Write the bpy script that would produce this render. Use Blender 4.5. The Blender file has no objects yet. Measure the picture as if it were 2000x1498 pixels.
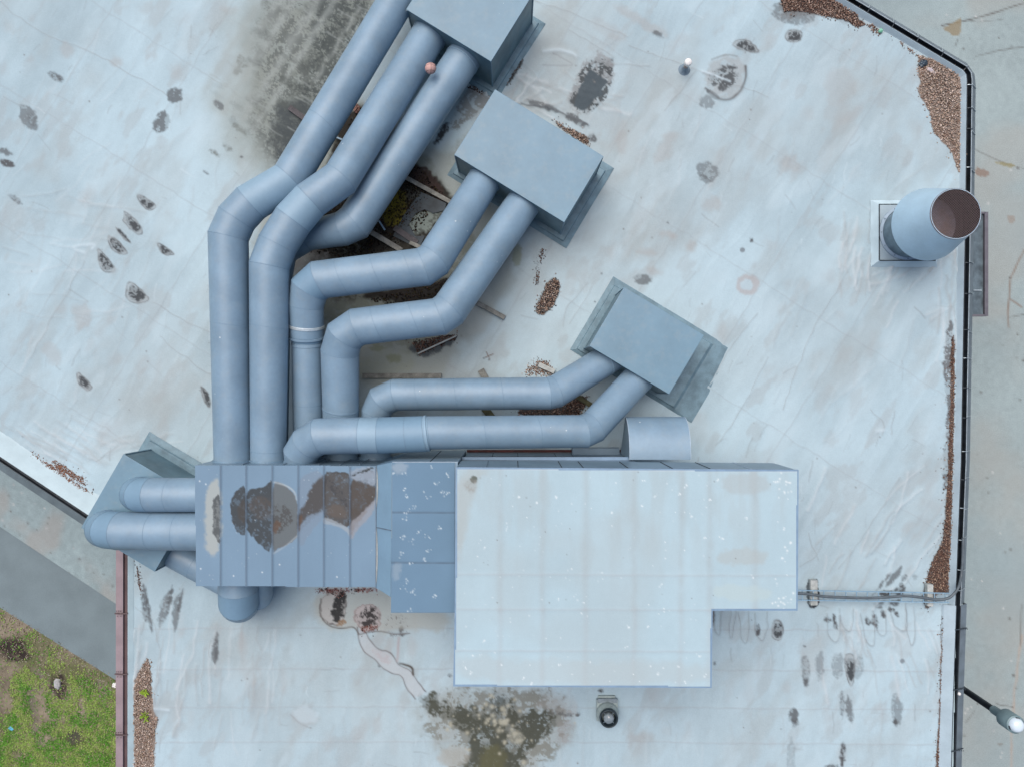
import bpy, bmesh, math, random
import numpy as np
from mathutils import Vector, Matrix
random.seed(7); RNG = np.random.default_rng(11)
R = math.radians
S = bpy.context.scene
# ------------------------------------------------------------------ camera, sky, sun, exposure
CZ, F = 17.0, 1388.0          # camera height over the roof membrane (m); focal length in pixels of the 2000 px wide photo
cd = bpy.data.cameras.new("camera"); cam = bpy.data.objects.new("camera", cd); S.collection.objects.link(cam)
cam.location = (0, 0, CZ); cam.rotation_euler = (0, 0, 0)
cd.sensor_width = 36; cd.sensor_fit = 'HORIZONTAL'; cd.lens = 36*F/2000; cd.clip_start = 0.1; cd.clip_end = 2000
S.camera = cam
W = bpy.data.worlds.new("World"); S.world = W; W.use_nodes = True
nt = W.node_tree; nt.nodes.clear()
sky = nt.nodes.new('ShaderNodeTexSky'); sky.sky_type = 'NISHITA'; sky.sun_disc = False
SUN_EL, SUN_AZ = 66, -26      # azimuth from +Y, clockwise
sky.sun_elevation = R(SUN_EL); sky.sun_rotation = R(SUN_AZ); sky.air_density = 1.0; sky.dust_density = 4.0; sky.ozone_density = 1.0
bg = nt.nodes.new('ShaderNodeBackground'); bg.inputs[1].default_value = 0.065
wo = nt.nodes.new('ShaderNodeOutputWorld')
nt.links.new(sky.outputs[0], bg.inputs[0]); nt.links.new(bg.outputs[0], wo.inputs[0])
sl = bpy.data.lights.new("sun", 'SUN'); sl.energy = 1.5; sl.angle = R(62); sl.color = (1.0, 0.985, 0.96)
so = bpy.data.objects.new("sun", sl); S.collection.objects.link(so)
d = Vector((math.sin(R(SUN_AZ))*math.cos(R(SUN_EL)), math.cos(R(SUN_AZ))*math.cos(R(SUN_EL)), math.sin(R(SUN_EL))))
so.rotation_euler = d.to_track_quat('Z', 'Y').to_euler(); so.location = d*40
S.view_settings.view_transform = 'Standard'; S.view_settings.look = 'None'
S.view_settings.exposure = 0.95; S.view_settings.gamma = 1.0; S.view_settings.use_curve_mapping = False

# ------------------------------------------------------------------ helpers
def P(px, py, z=0.0):
    k = (CZ-z)/F
    return Vector(((px-1000)*k, -(py-749)*k, z))
def link(o, parent=None):
    S.collection.objects.link(o)
    if parent is not None: o.parent = parent
    return o
def tag(o, label=None, cat=None, group=None, kind=None):
    if label: o['label'] = label
    if cat: o['category'] = cat
    if group: o['group'] = group
    if kind: o['kind'] = kind
    return o
def empty(name, loc=(0, 0, 0)):
    o = bpy.data.objects.new(name, None); o.location = loc; o.empty_display_size = 0.2
    return link(o)
def mesh(name, vs, fs, mat, parent=None, smooth=False):
    """world-space verts; when the parent Empty has a location the verts are made local to it"""
    off = Vector((0, 0, 0))
    p = parent
    while p is not None: off += p.location; p = p.parent
    me = bpy.data.meshes.new(name)
    me.from_pydata([tuple(Vector(v)-off) for v in vs], [], fs); me.validate(); me.update()
    if mat: me.materials.append(mat)
    if smooth: me.polygons.foreach_set('use_smooth', [True]*len(me.polygons))
    o = bpy.data.objects.new(name, me)
    return link(o, parent)
class MB:
    def __init__(s): s.v = []; s.f = []
    def add(s, vs, fs):
        n = len(s.v); s.v += [tuple(v) for v in vs]; s.f += [[i+n for i in f] for f in fs]; return s
    def prism(s, top, bot):
        n = len(top)
        fs = [list(range(n)), list(range(2*n-1, n-1, -1))]
        for i in range(n): j = (i+1) % n; fs.append([i, i+n, j+n, j])
        return s.add(list(top)+list(bot), fs)
    def box(s, c, sx, sy, sz, ang=0):
        ca, sa = math.cos(ang), math.sin(ang); vs = []
        for z in (sz/2, -sz/2):
            for x, y in ((-1, -1), (1, -1), (1, 1), (-1, 1)):
                dx, dy = x*sx/2, y*sy/2
                vs.append((c[0]+dx*ca-dy*sa, c[1]+dx*sa+dy*ca, c[2]+z))
        return s.prism(vs[:4], vs[4:])
    def bar(s, a, b, w, h):
        """box from a to b, w wide sideways, h high"""
        a, b = Vector(a), Vector(b); t = (b-a).normalized()
        up = Vector((0, 0, 1)) if abs(t.z) < .95 else Vector((0, 1, 0))
        n = t.cross(up).normalized()*w/2; u = n.cross(t).normalized()*h/2
        q = [a+n+u, a-n+u, a-n-u, a+n-u]; r = [b+n+u, b-n+u, b-n-u, b+n-u]
        return s.prism(q, r)
    def tube(s, pts, r, n=12, cap=True):
        pts = [Vector(p) for p in pts]; rings = []
        t0 = (pts[1]-pts[0]).normalized()
        u = t0.orthogonal().normalized(); b = t0.cross(u)
        for i, p in enumerate(pts):
            ri = r[i] if hasattr(r, '__len__') else r
            t = ((pts[min(i+1, len(pts)-1)]-pts[max(i-1, 0)])).normalized()
            u = (u-t*u.dot(t)).normalized(); b = t.cross(u)
            rings.append([p+(u*math.cos(2*math.pi*k/n)+b*math.sin(2*math.pi*k/n))*ri for k in range(n)])
        fs = []
        for i in range(len(rings)-1):
            for k in range(n): fs.append([i*n+k, i*n+(k+1) % n, (i+1)*n+(k+1) % n, (i+1)*n+k])
        if cap: fs += [list(range(n))[::-1], [(len(rings)-1)*n+k for k in range(n)]]
        return s.add([v for rr in rings for v in rr], fs)
    def lathe(s, c, prof, n=40, cap_bot=False, cap_top=False, sx=1, sy=1):
        vs = []; fs = []
        for (r, z) in prof:
            vs += [(c[0]+r*math.cos(2*math.pi*k/n)*sx, c[1]+r*math.sin(2*math.pi*k/n)*sy, c[2]+z) for k in range(n)]
        for i in range(len(prof)-1):
            for k in range(n): fs.append([i*n+k, i*n+(k+1) % n, (i+1)*n+(k+1) % n, (i+1)*n+k])
        if cap_bot: fs.append(list(range(n))[::-1])
        if cap_top: fs.append([(len(prof)-1)*n+k for k in range(n)])
        return s.add(vs, fs)
    def build(s, name, mat, parent=None, smooth=False): return mesh(name, s.v, s.f, mat, parent, smooth)
def sharp_smooth(o, ang=35):
    """smooth shading with sharp edges over ang degrees"""
    me = o.data; bm = bmesh.new(); bm.from_mesh(me)
    for f in bm.faces: f.smooth = True
    for e in bm.edges:
        if len(e.link_faces) == 2 and e.calc_face_angle(0) > R(ang): e.smooth = False
    bm.to_mesh(me); bm.free(); return o
def bevel(o, w, seg=2):
    m = o.modifiers.new('bevel', 'BEVEL'); m.width = w; m.segments = seg; m.limit_method = 'ANGLE'; m.angle_limit = R(40)
    return o
# ------------------------------------------------------------------ materials
ALB = .8
def mat(name, col, rough=.6, metal=0.0, var=.06, nscale=3.0, spk=0.0, spk_scale=60, bump=0.0, bscale=30, col2=None, spec=.5, fleck=0, streak=0):
    m = bpy.data.materials.new(name); m.use_nodes = True; t = m.node_tree; N = t.nodes; L = t.links
    b = N['Principled BSDF']; b.inputs['Roughness'].default_value = rough; b.inputs['Metallic'].default_value = metal
    b.inputs['Specular IOR Level'].default_value = spec
    tc = N.new('ShaderNodeTexCoord'); src = tc.outputs['Object']
    n1 = N.new('ShaderNodeTexNoise'); n1.inputs['Scale'].default_value = nscale; n1.inputs['Detail'].default_value = 6; L.new(src, n1.inputs['Vector'])
    mx = N.new('ShaderNodeMix'); mx.data_type = 'RGBA'
    c = Vector(col)*ALB; c2 = Vector(col2)*ALB if col2 else c*(1-var*2.2)
    mx.inputs[6].default_value = (*(c*(1+var)), 1); mx.inputs[7].default_value = (*c2, 1)
    rp = N.new('ShaderNodeMapRange'); rp.inputs[1].default_value = .35; rp.inputs[2].default_value = .68
    L.new(n1.outputs[0], rp.inputs[0]); L.new(rp.outputs[0], mx.inputs[0]); out = mx.outputs[2]
    if spk:
        n2 = N.new('ShaderNodeTexNoise'); n2.inputs['Scale'].default_value = spk_scale; n2.inputs['Detail'].default_value = 3; L.new(src, n2.inputs['Vector'])
        r2 = N.new('ShaderNodeMapRange'); r2.inputs[1].default_value = .3; r2.inputs[2].default_value = .7; r2.inputs[3].default_value = 1-spk; r2.inputs[4].default_value = 1+spk
        L.new(n2.outputs[0], r2.inputs[0])
        vm = N.new('ShaderNodeVectorMath'); vm.operation = 'SCALE'; L.new(out, vm.inputs[0]); L.new(r2.outputs[0], vm.inputs['Scale']); out = vm.outputs[0]
    if streak:
        mp = N.new('ShaderNodeMapping'); mp.inputs['Scale'].default_value = (1, 1, .18); L.new(src, mp.inputs['Vector'])
        n5 = N.new('ShaderNodeTexNoise'); n5.inputs['Scale'].default_value = 5; n5.inputs['Detail'].default_value = 8; n5.inputs['Roughness'].default_value = .65; L.new(mp.outputs[0], n5.inputs['Vector'])
        r5 = N.new('ShaderNodeMapRange'); r5.inputs[1].default_value = .5; r5.inputs[2].default_value = .75; r5.inputs[4].default_value = streak; L.new(n5.outputs[0], r5.inputs[0])
        m5 = N.new('ShaderNodeMix'); m5.data_type = 'RGBA'; m5.inputs[7].default_value = (.27, .29, .28, 1); L.new(r5.outputs[0], m5.inputs[0]); L.new(out, m5.inputs[6]); out = m5.outputs[2]
    if fleck:
        vo = N.new('ShaderNodeTexVoronoi'); vo.inputs['Scale'].default_value = 4.5; L.new(src, vo.inputs['Vector'])
        n4 = N.new('ShaderNodeTexNoise'); n4.inputs['Scale'].default_value = 1.7; L.new(src, n4.inputs['Vector'])
        r4 = N.new('ShaderNodeMapRange'); r4.inputs[1].default_value = .5; r4.inputs[2].default_value = .75; r4.inputs[3].default_value = 0; r4.inputs[4].default_value = .10; L.new(n4.outputs[0], r4.inputs[0])
        lt = N.new('ShaderNodeMath'); lt.operation = 'LESS_THAN'; L.new(vo.outputs['Distance'], lt.inputs[0]); L.new(r4.outputs[0], lt.inputs[1])
        mf = N.new('ShaderNodeMath'); mf.operation = 'MULTIPLY'; mf.inputs[1].default_value = fleck; L.new(lt.outputs[0], mf.inputs[0])
        m4 = N.new('ShaderNodeMix'); m4.data_type = 'RGBA'; m4.inputs[7].default_value = (.6, .65, .66, 1); L.new(mf.outputs[0], m4.inputs[0]); L.new(out, m4.inputs[6]); out = m4.outputs[2]
    L.new(out, b.inputs['Base Color'])
    if bump:
        n3 = N.new('ShaderNodeTexNoise'); n3.inputs['Scale'].default_value = bscale; n3.inputs['Detail'].default_value = 4; L.new(src, n3.inputs['Vector'])
        bp = N.new('ShaderNodeBump'); bp.inputs['Strength'].default_value = bump; bp.inputs['Distance'].default_value = .01
        L.new(n3.outputs[0], bp.inputs['Height']); L.new(bp.outputs[0], b.inputs['Normal'])
    return m
def paint_mat(name, rough=.6, fine=.06, scale=70, bump=.15, spec=.4):
    """surface whose wear, dirt and stains come from the mesh's own 'paint' attribute, broken up by fine noise"""
    m = bpy.data.materials.new(name); m.use_nodes = True; t = m.node_tree; N = t.nodes; L = t.links
    b = N['Principled BSDF']; b.inputs['Roughness'].default_value = rough; b.inputs['Specular IOR Level'].default_value = spec
    at = N.new('ShaderNodeAttribute'); at.attribute_name = 'paint'
    tc = N.new('ShaderNodeTexCoord')
    n2 = N.new('ShaderNodeTexNoise'); n2.inputs['Scale'].default_value = scale; n2.inputs['Detail'].default_value = 4; L.new(tc.outputs['Object'], n2.inputs['Vector'])
    r2 = N.new('ShaderNodeMapRange'); r2.inputs[1].default_value = .3; r2.inputs[2].default_value = .7; r2.inputs[3].default_value = ALB*(1-fine); r2.inputs[4].default_value = ALB*(1+fine)
    L.new(n2.outputs[0], r2.inputs[0])
    vm = N.new('ShaderNodeVectorMath'); vm.operation = 'SCALE'; L.new(at.outputs['Color'], vm.inputs[0]); L.new(r2.outputs[0], vm.inputs['Scale'])
    L.new(vm.outputs[0], b.inputs['Base Color'])
    if bump:
        bp = N.new('ShaderNodeBump'); bp.inputs['Strength'].default_value = bump; bp.inputs['Distance'].default_value = .006
        L.new(n2.outputs[0], bp.inputs['Height']); L.new(bp.outputs[0], b.inputs['Normal'])
    return m
M = {}
M['membrane'] = paint_mat('roof_membrane', .7, .045, 40, .12, .12)
M['sheet'] = paint_mat('weathered_sheet', .6, .03, 60, .08, .15)
M['stone'] = paint_mat('loose_pieces', .9, .12, 120, 0, .06)
M['paving'] = paint_mat('paving_paint', .95, .2, 45, .3, .08)
DUCT = (.222, .33, .432)
M['duct'] = mat('duct_paint', DUCT, .42, 0, .06, 1.6, .03, 14, .08, 8, fleck=.5, streak=.22)
M['duct2'] = mat('duct_paint_faded', (.26, .39, .50), .5, 0, .04, 1.6, .02, 14)
M['duct3'] = mat('duct_paint_dull', (.20, .325, .44), .5, 0, .04, 1.6, .02, 14)
M['band'] = mat('duct_joint', (.19, .295, .395), .45, 0, .05, 9, .05, 60)
M['silver'] = mat('galvanised_strap', (.8, .88, .9), .35, .5, .08, 12)
M['curbbox'] = mat('curb_box_paint', (.145, .26, .345), .42, 0, .06, 1.2, .03, 10, .06, 5, fleck=.4, streak=.25)
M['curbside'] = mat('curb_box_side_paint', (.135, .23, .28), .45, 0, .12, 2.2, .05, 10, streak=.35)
M['flange'] = mat('flashing_skirt', (.165, .262, .315), .6, 0, .12, 4, .06, 30, .2, 14)
M['wall_steel'] = mat('cabinet_wall_paint', (.19, .285, .37), .4, 0, .05, 2.0)
M['edge'] = mat('blue_grey_edge_trim', (.22, .33, .46), .45, 0, .05, 6)
M['trim'] = mat('cabinet_trim', (.45, .56, .66), .45, 0, .05, 6)
M['darkseam'] = mat('dark_joint', (.03, .04, .05), .8, 0, .1, 6)
M['lapseam'] = mat('panel_seam_paint', (.13, .185, .245), .5, 0, .1, 6)
M['redtape'] = mat('red_primer_rail', (.085, .02, .018), .7, 0, .2, 9)
M['galv'] = mat('galvanised_sheet', (.50, .70, .85), .4, 0, .05, 1.8, .03, 20, .03, 5)
M['galvdark'] = mat('weathered_galvanised', (.24, .33, .39), .45, .2, .15, 5, .08, 40)
M['capinner'] = mat('dark_inner_steel', (.05, .032, .033), .8, .2, .2, 5, .15, 30)  # dark brown base colour for the inside of the cap
M['rustdisc'] = mat('rusty_damper_plate', (.27, .26, .32), .75, 0, .1, 1.6, .2, 24, col2=(.24, .12, .06))
M['wire'] = mat('screen_wire', (.20, .15, .15), .6, .4, .1, 20)
M['gutter_in'] = mat('gutter_inside', (.018, .026, .036), .6, 0, .3, 5, .1, 40)
M['gutter_out'] = mat('gutter_outer_face', (.16, .20, .235), .5, 0, .1, 3, .05, 30)
M['gutter_grey'] = mat('dark_grey_gutter_face', (.12, .155, .17), .5, 0, .1, 3, .05, 30)
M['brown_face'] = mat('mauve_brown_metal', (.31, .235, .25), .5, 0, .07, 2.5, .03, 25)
M['brown_dark'] = mat('dark_brown_metal', (.12, .075, .075), .5, 0, .1, 3)  # darker brown than the outer face
M['strap_brown'] = mat('brown_strap', (.11, .07, .07), .6, 0, .1, 8)
M['strap_light'] = mat('bright_bracket', (.50, .58, .62), .4, .4, .1, 8)
M['strap_dark'] = mat('dark_bracket', (.06, .075, .09), .5, .2, .1, 8)
M['screw'] = mat('pale_screw', (.62, .58, .58), .4, .3, .1, 8)
M['upturn'] = mat('membrane_upturn', (.40, .50, .56), .55, 0, .05, 2.5, .03, 30)
M['upturn_shiny'] = mat('white_edge_sheet', (.46, .585, .63), .5, 0, .04, 2.5, .02, 30)
M['boot'] = mat('membrane_boot', (.58, .72, .78), .55, 0, .05, 3)
M['brick'] = mat('outer_wall_render', (.25, .24, .23), .9, 0, .1, 2, .1, 40, .3)
M['timber'] = mat('weathered_timber', (.26, .255, .23), .9, 0, .18, 6, .2, 45, .4, 40)
M['timber_wet'] = mat('wet_dark_timber', (.09, .08, .085), .8, 0, .2, 6, .2, 45, .3, 40)
M['timber_green'] = mat('mossy_timber', (.10, .095, .05), .9, 0, .25, 6, .2, 45, .4, 40)
M['block'] = mat('pale_support_block', (.48, .5, .48), .85, 0, .1, 8, .1, 60)
M['tray'] = mat('cable_tray_steel', (.34, .52, .66), .4, .3, .06, 12)
M['cable'] = mat('grey_cable_sheath', (.105, .13, .15), .5, 0, .1, 9)
M['white'] = mat('white_plastic', (.84, .82, .80), .45, 0, .03, 6)
M['beige'] = mat('beige_plastic', (.42, .34, .30), .6, 0, .08, 6)
M['leadgrey'] = mat('grey_rubber_boot', (.22, .29, .35), .6, 0, .1, 10)
M['palegreen'] = mat('pale_green_drum_paint', (.36, .43, .42), .5, 0, .08, 9, .05, 60)
M['blackring'] = mat('black_fan_throat', (.02, .035, .045), .5, 0, .2, 12)
M['capgrey'] = mat('grey_fan_cap', (.25, .30, .33), .5, 0, .12, 12, .1, 60)
M['ball'] = mat('faded_orange_rubber', (.62, .37, .33), .75, 0, .08, 10, .06, 90)
M['ballline'] = mat('ball_seam', (.05, .03, .03), .8, 0, .1, 10)
M['pole'] = mat('black_pole_paint', (.012, .016, .022), .35, 0, .2, 5)
M['lampgrey'] = mat('grey_green_lamp_casing', (.19, .275, .295), .45, 0, .05, 8)
M['dome'] = mat('white_lamp_dome', (.72, .82, .90), .2, 0, .02, 8)
M['asphalt'] = mat('asphalt', (.185, .235, .255), .95, 0, .05, 1.2, .1, 60, .3, 90)
M['soil'] = mat('soil', (.15, .125, .10), 1.0, 0, .25, 1.6, .35, 22, .5, 40, col2=(.055, .042, .04))
M['ground'] = mat('ground_earth', (.10, .11, .06), 1.0, 0, .2, .5, .2, 8, col2=(.06, .09, .03))
M['water'] = mat('standing_water', (.045, .06, .072), .5, 0, .2, 3, 0, 10, .02, 6, spec=.2)
M['greenlit'] = mat('pale_green_plastic', (.25, .62, .42), .5, 0, .05, 8)
M['bluelit'] = mat('bright_blue_plastic', (.12, .5, .75), .5, 0, .05, 8)
M['bag'] = mat('black_bag_plastic', (.04, .065, .09), .35, 0, .3, 14)
M['pinkbag'] = mat('pale_pink_plastic', (.52, .45, .46), .5, 0, .1, 14)
M['rock'] = mat('pale_stone', (.42, .42, .42), .9, 0, .1, 14, .15, 60)
M['frame_mauve'] = mat('mauve_steel_frame', (.14, .13, .155), .6, 0, .1, 6)
M['panel_wet'] = mat('grey_film_panel', (.12, .16, .185), .3, 0, .25, 4, .1, 20)

# ------------------------------------------------------------------ noise and painted-sheet canvas
def vnoise(x, y, s, seed):
    r = np.random.default_rng(seed); T = r.random((128, 128))
    x = x/s; y = y/s; xi = np.floor(x).astype(int); yi = np.floor(y).astype(int); fx = x-xi; fy = y-yi
    fx = fx*fx*(3-2*fx); fy = fy*fy*(3-2*fy); a = xi & 127; b = yi & 127; a1 = (xi+1) & 127; b1 = (yi+1) & 127
    return (T[b, a]*(1-fx)+T[b, a1]*fx)*(1-fy)+(T[b1, a]*(1-fx)+T[b1, a1]*fx)*fy
def fbm(x, y, s, seed, o=4):
    v = 0; a = 1; n = 0
    for i in range(o): v = v+a*vnoise(x+37*i, y+91*i, s/2**i, seed+i*13); n += a; a *= .55
    return v/n
def ss(a, b, x): t = np.clip((x-a)/(b-a), 0, 1); return t*t*(3-2*t)
def sdf(X, Y, pts):
    """signed distance, negative inside"""
    dmin = np.full(X.shape, 1e9); ins = np.zeros(X.shape, bool); n = len(pts)
    for i in range(n):
        ax, ay = pts[i]; bx, by = pts[(i+1) % n]; dx, dy = bx-ax, by-ay
        t = np.clip(((X-ax)*dx+(Y-ay)*dy)/(dx*dx+dy*dy+1e-9), 0, 1)
        dmin = np.minimum(dmin, (X-ax-t*dx)**2+(Y-ay-t*dy)**2)
        if abs(dy) > 1e-9:
            c = ((ay > Y) != (by > Y)) & (X < dx*(Y-ay)/dy+ax); ins ^= c
    dd = np.sqrt(dmin); return np.where(ins, -dd, dd)
def chaikin(p, it=2):
    for _ in range(it):
        if len(p) > 30: break
        p = [q for i in range(len(p)) for q in ((p[i][0]*.75+p[(i+1) % len(p)][0]*.25, p[i][1]*.75+p[(i+1) % len(p)][1]*.25), (p[i][0]*.25+p[(i+1) % len(p)][0]*.75, p[i][1]*.25+p[(i+1) % len(p)][1]*.75))]
    return p
def pdist(X, Y, pts):
    dmin = np.full(X.shape, 1e9)
    for i in range(len(pts)-1):
        ax, ay = pts[i]; bx, by = pts[i+1]; dx, dy = bx-ax, by-ay
        t = np.clip(((X-ax)*dx+(Y-ay)*dy)/(dx*dx+dy*dy+1e-9), 0, 1)
        dmin = np.minimum(dmin, (X-ax-t*dx)**2+(Y-ay-t*dy)**2)
    return np.sqrt(dmin)
def ell(cx, cy, rx, ry, ang=0, n=18, jit=.12, seed=0):
    r = random.Random(int(cx*7+cy*13)+seed); a = R(ang); out = []
    for k in range(n):
        t = 2*math.pi*k/n; j = 1+r.uniform(-jit, jit); x = rx*math.cos(t)*j; y = ry*math.sin(t)*j
        out.append((cx+x*math.cos(a)-y*math.sin(a), cy+x*math.sin(a)+y*math.cos(a)))
    return out
class Canvas:
    def __init__(s, xs, ys, base):
        s.xs = np.array(xs, float); s.ys = np.array(ys, float); s.X, s.Y = np.meshgrid(s.xs, s.ys)
        s.c = np.ones(s.X.shape+(3,))*np.array(base); s.h = np.zeros(s.X.shape); s.k = 0; s.grow = 1
    def win(s, pts, m):
        x0 = min(p[0] for p in pts)-m; x1 = max(p[0] for p in pts)+m; y0 = min(p[1] for p in pts)-m; y1 = max(p[1] for p in pts)+m
        return (slice(*np.searchsorted(s.ys, [y0, y1])), slice(*np.searchsorted(s.xs, [x0, x1])))
    def mix(s, w, m, col): s.c[w] = s.c[w]*(1-m[..., None])+np.array(col)*m[..., None]
    def mul(s, w, m): s.c[w] = s.c[w]*m[..., None]
    def area(s, pts, col, st=1, soft=3, rag=3, rs=12, gran=0, gs=5, rim=0, rimcol=(.06, .065, .07), rimw=1.6, cut=.5, an=None):
        """patch: rag = ragged edge in px, gran = graininess 0..1, rim = strength of a dark tide line"""
        if s.grow != 1: cx_ = sum(p[0] for p in pts)/len(pts); cy_ = sum(p[1] for p in pts)/len(pts); pts = [(cx_+(a-cx_)*s.grow, cy_+(b-cy_)*(1+(s.grow-1)*.6)) for a, b in pts]
        pts = chaikin(pts); m0 = soft+rag*2+8; w = s.win(pts, m0); X = s.X[w]; Y = s.Y[w]
        if X.size == 0: return
        s.k += 17; dd = sdf(X, Y, pts)
        if rag: dd = dd+(fbm(X, Y, rs, s.k, 3)-.5)*2*rag
        m = ss(soft*.5, -soft*.5-1e-3, dd)*st
        if gran:
            gX, gY = X, Y
            if an is not None: ca, sa = math.cos(R(an)), math.sin(R(an)); gX, gY = (X*ca+Y*sa)*.3, -X*sa+Y*ca
            g = fbm(gX, gY, gs, s.k+5, 4)+(fbm(gX, gY, gs*5, s.k+8, 2)-.5)*.8
            m = m*((1-gran)+gran*ss(cut-.08, cut+.08, g+(vnoise(X, Y, 2.6, s.k+9)-.5)*.22))
        s.mix(w, np.clip(m, 0, 1), col)
        if rim:
            q = np.exp(-((dd+rimw)/rimw)**2)*rim*np.clip(.15+1.5*fbm(X, Y, 14, s.k+3, 2)-.25+.5*(fbm(X, Y, 4, s.k+6, 2)-.5), 0, 1.1)
            s.mix(w, np.clip(q, 0, 1), rimcol)
    def line(s, pts, wd, col, st=1, wob=1.0, h=0, side=0):
        if len(pts) < 12:
            for _ in range(2): pts = [pts[0]]+[q for i in range(len(pts)-1) for q in ((pts[i][0]*.75+pts[i+1][0]*.25, pts[i][1]*.75+pts[i+1][1]*.25), (pts[i][0]*.25+pts[i+1][0]*.75, pts[i][1]*.25+pts[i+1][1]*.75))]+[pts[-1]]
        w = s.win(pts, wd*4+8); X = s.X[w]; Y = s.Y[w]
        if X.size == 0: return
        s.k += 17
        Xw = X+(fbm(X, Y, 26, s.k, 2)-.5)*wob*4; Yw = Y+(fbm(X, Y, 26, s.k+2, 2)-.5)*wob*4
        dd = pdist(Xw, Yw, pts)
        if st: s.mix(w, np.clip(np.exp(-(dd/wd)**2)*st*(.6+.8*fbm(X, Y, 18, s.k+4, 2)), 0, 1), col)
        if h: s.h[w] += np.exp(-(dd/(wd*1.6))**2)*h
    def fleck(s, x, y, r, col, st=1):
        w = s.win([(x, y)], r*3+2); X = s.X[w]; Y = s.Y[w]
        if X.size: s.mix(w, np.clip(np.exp(-(((X-x)**2+(Y-y)**2)/(r*r)))*st*1.3, 0, 1), col)
    def build(s, name, z, material, parent=None, clip=None, hscale=1.0, cut=None):
        k = (CZ-z)/F; H, Wd = s.X.shape
        V = np.zeros((H*Wd, 3)); V[:, 0] = ((s.X-1000)*k).ravel(); V[:, 1] = (-(s.Y-749)*k).ravel(); V[:, 2] = z+s.h.ravel()*hscale
        i = np.arange(H*Wd).reshape(H, Wd); q = np.stack([i[:-1, :-1], i[1:, :-1], i[1:, 1:], i[:-1, 1:]], -1).reshape(-1, 4)
        if clip is not None:
            ins = (sdf(s.X, s.Y, clip) < 0).ravel(); q = q[ins[q].all(1)]
            use = np.zeros(H*Wd, bool); use[q.ravel()] = True; rm = np.cumsum(use)-1; V = V[use]; q = rm[q]; col = s.c.reshape(-1, 3)[use]
        else: col = s.c.reshape(-1, 3)
        me = bpy.data.meshes.new(name); me.vertices.add(len(V)); me.vertices.foreach_set('co', V.ravel())
        me.loops.add(q.size); me.loops.foreach_set('vertex_index', q.ravel().astype(np.int32)); me.polygons.add(len(q))
        me.polygons.foreach_set('loop_start', np.arange(0, q.size, 4, dtype=np.int32)); me.polygons.foreach_set('loop_total', np.full(len(q), 4, np.int32))
        me.update(calc_edges=True); me.polygons.foreach_set('use_smooth', np.ones(len(q), bool))
        a = me.color_attributes.new('paint', 'FLOAT_COLOR', 'POINT'); cc = np.ones((len(V), 4), np.float32); cc[:, :3] = np.clip(col, 0, 1)
        a.data.foreach_set('color', cc.ravel()); me.materials.append(material)
        o = bpy.data.objects.new(name, me)
        if parent is not None: o.location = -parent.location
        return link(o, parent)
# ================================================================== ROOF of the building
GZ = -5.0                                        # street level under the roof
def spaced(a, b, fine_a, fine_b, st, coarse): return np.concatenate([np.arange(a, fine_a, coarse), np.arange(fine_a, fine_b, st), np.arange(fine_b, b+1, coarse)])
MEMB = (.452, .578, .636)
rc = Canvas(spaced(-420, 1900, -12, 1900, 2, 24), spaced(-480, 1960, -12, 1512, 2, 24), MEMB)
X, Y = rc.X, rc.Y; al = (slice(None), slice(None))
DA = (.53, -.85); u_ = X*DA[0]+Y*DA[1]; v_ = X*.85+Y*.53     # along / across the membrane strips
up = ss(1120, 1180, Y+.0*X)                                   # lower part: sheets laid square to the picture
tone = (fbm(X, Y, 330, 3, 4)-.5)*.34+(fbm(u_, v_*2.2, 150, 8, 5)-.5)*.30*(1-up)+(fbm(X, Y, 60, 12, 4)-.5)*.12+(fbm(X*3, Y, 160, 21, 4)-.5)*.14*up
strip = (np.floor(v_/97).astype(int)*7919 % 13)/13.-.5
tone += strip*.07*(1-up)
rc.mul(al, 1+np.minimum(tone, .05+tone*.25)-.03)
tan = ss(.52, .76, fbm(u_*.8, v_*1.6, 95, 31, 4))*.42+ss(.5, .75, fbm(X, Y, 260, 41, 3))*.3
zone = sum(w*np.exp(-((X-cx)/sx)**2-((Y-cy)/sy)**2) for cx, cy, sx, sy, w in ((1090, 200, 170, 220, .8), (1080, 480, 160, 160, .6), (1700, 1050, 190, 170, .5), (600, 1330, 330, 160, .55), (900, 700, 260, 150, .7), (1300, 330, 120, 180, .35), (1640, 170, 160, 110, .5), (330, 700, 140, 180, .45), (1620, 600, 200, 150, .35), (1450, 1400, 300, 120, .3), (560, 200, 160, 220, .6)))
tan = np.clip(tan*.9+zone*(.35+1.1*(fbm(X, Y, 70, 61, 4)-.2)), 0, 1)
rc.mix(al, tan*.85, (.37, .405, .405))
rc.mul(al, 1+(fbm(X, Y, 7, 77, 3)-.5)*.06+(fbm(u_*.25, v_, 16, 78, 4)-.5)*.10*(1-up)+(fbm(X, Y*.25, 16, 79, 4)-.5)*.10*up)
rc.mix(al, ss(.58, .72, fbm(u_*.5, v_, 34, 83, 4))*.35, (.36, .385, .39)); rc.mix(al, ss(.60, .74, fbm(u_*.4, v_, 50, 86, 4))*.28, (.52, .63, .68))
# undulation of the loose-laid sheet
rc.h += (fbm(u_*.35, v_, 46, 90, 4)-.5)*.022*(1-up)+(fbm(X, Y*.3, 40, 95, 4)-.5)*.02*up
rc.h += (fbm(X, Y, 130, 99, 2)-.5)*.05
rid = 1-np.abs(fbm(u_*.30, v_, 60, 120, 3)-.5)*2; rc.h += np.clip(rid-.93, 0, 1)*.07*ss(.5, .62, fbm(X, Y, 260, 55, 2))*(1-up)
rid2 = 1-np.abs(fbm(X, Y*.22, 46, 140, 3)-.5)*2; rc.h += np.clip(rid2-.93, 0, 1)*.07*ss(.45, .6, fbm(X, Y, 200, 56, 2))*up
LG = (.56, .66, .71); DK = (.10, .105, .11); GR = (.25, .255, .25)
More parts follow.
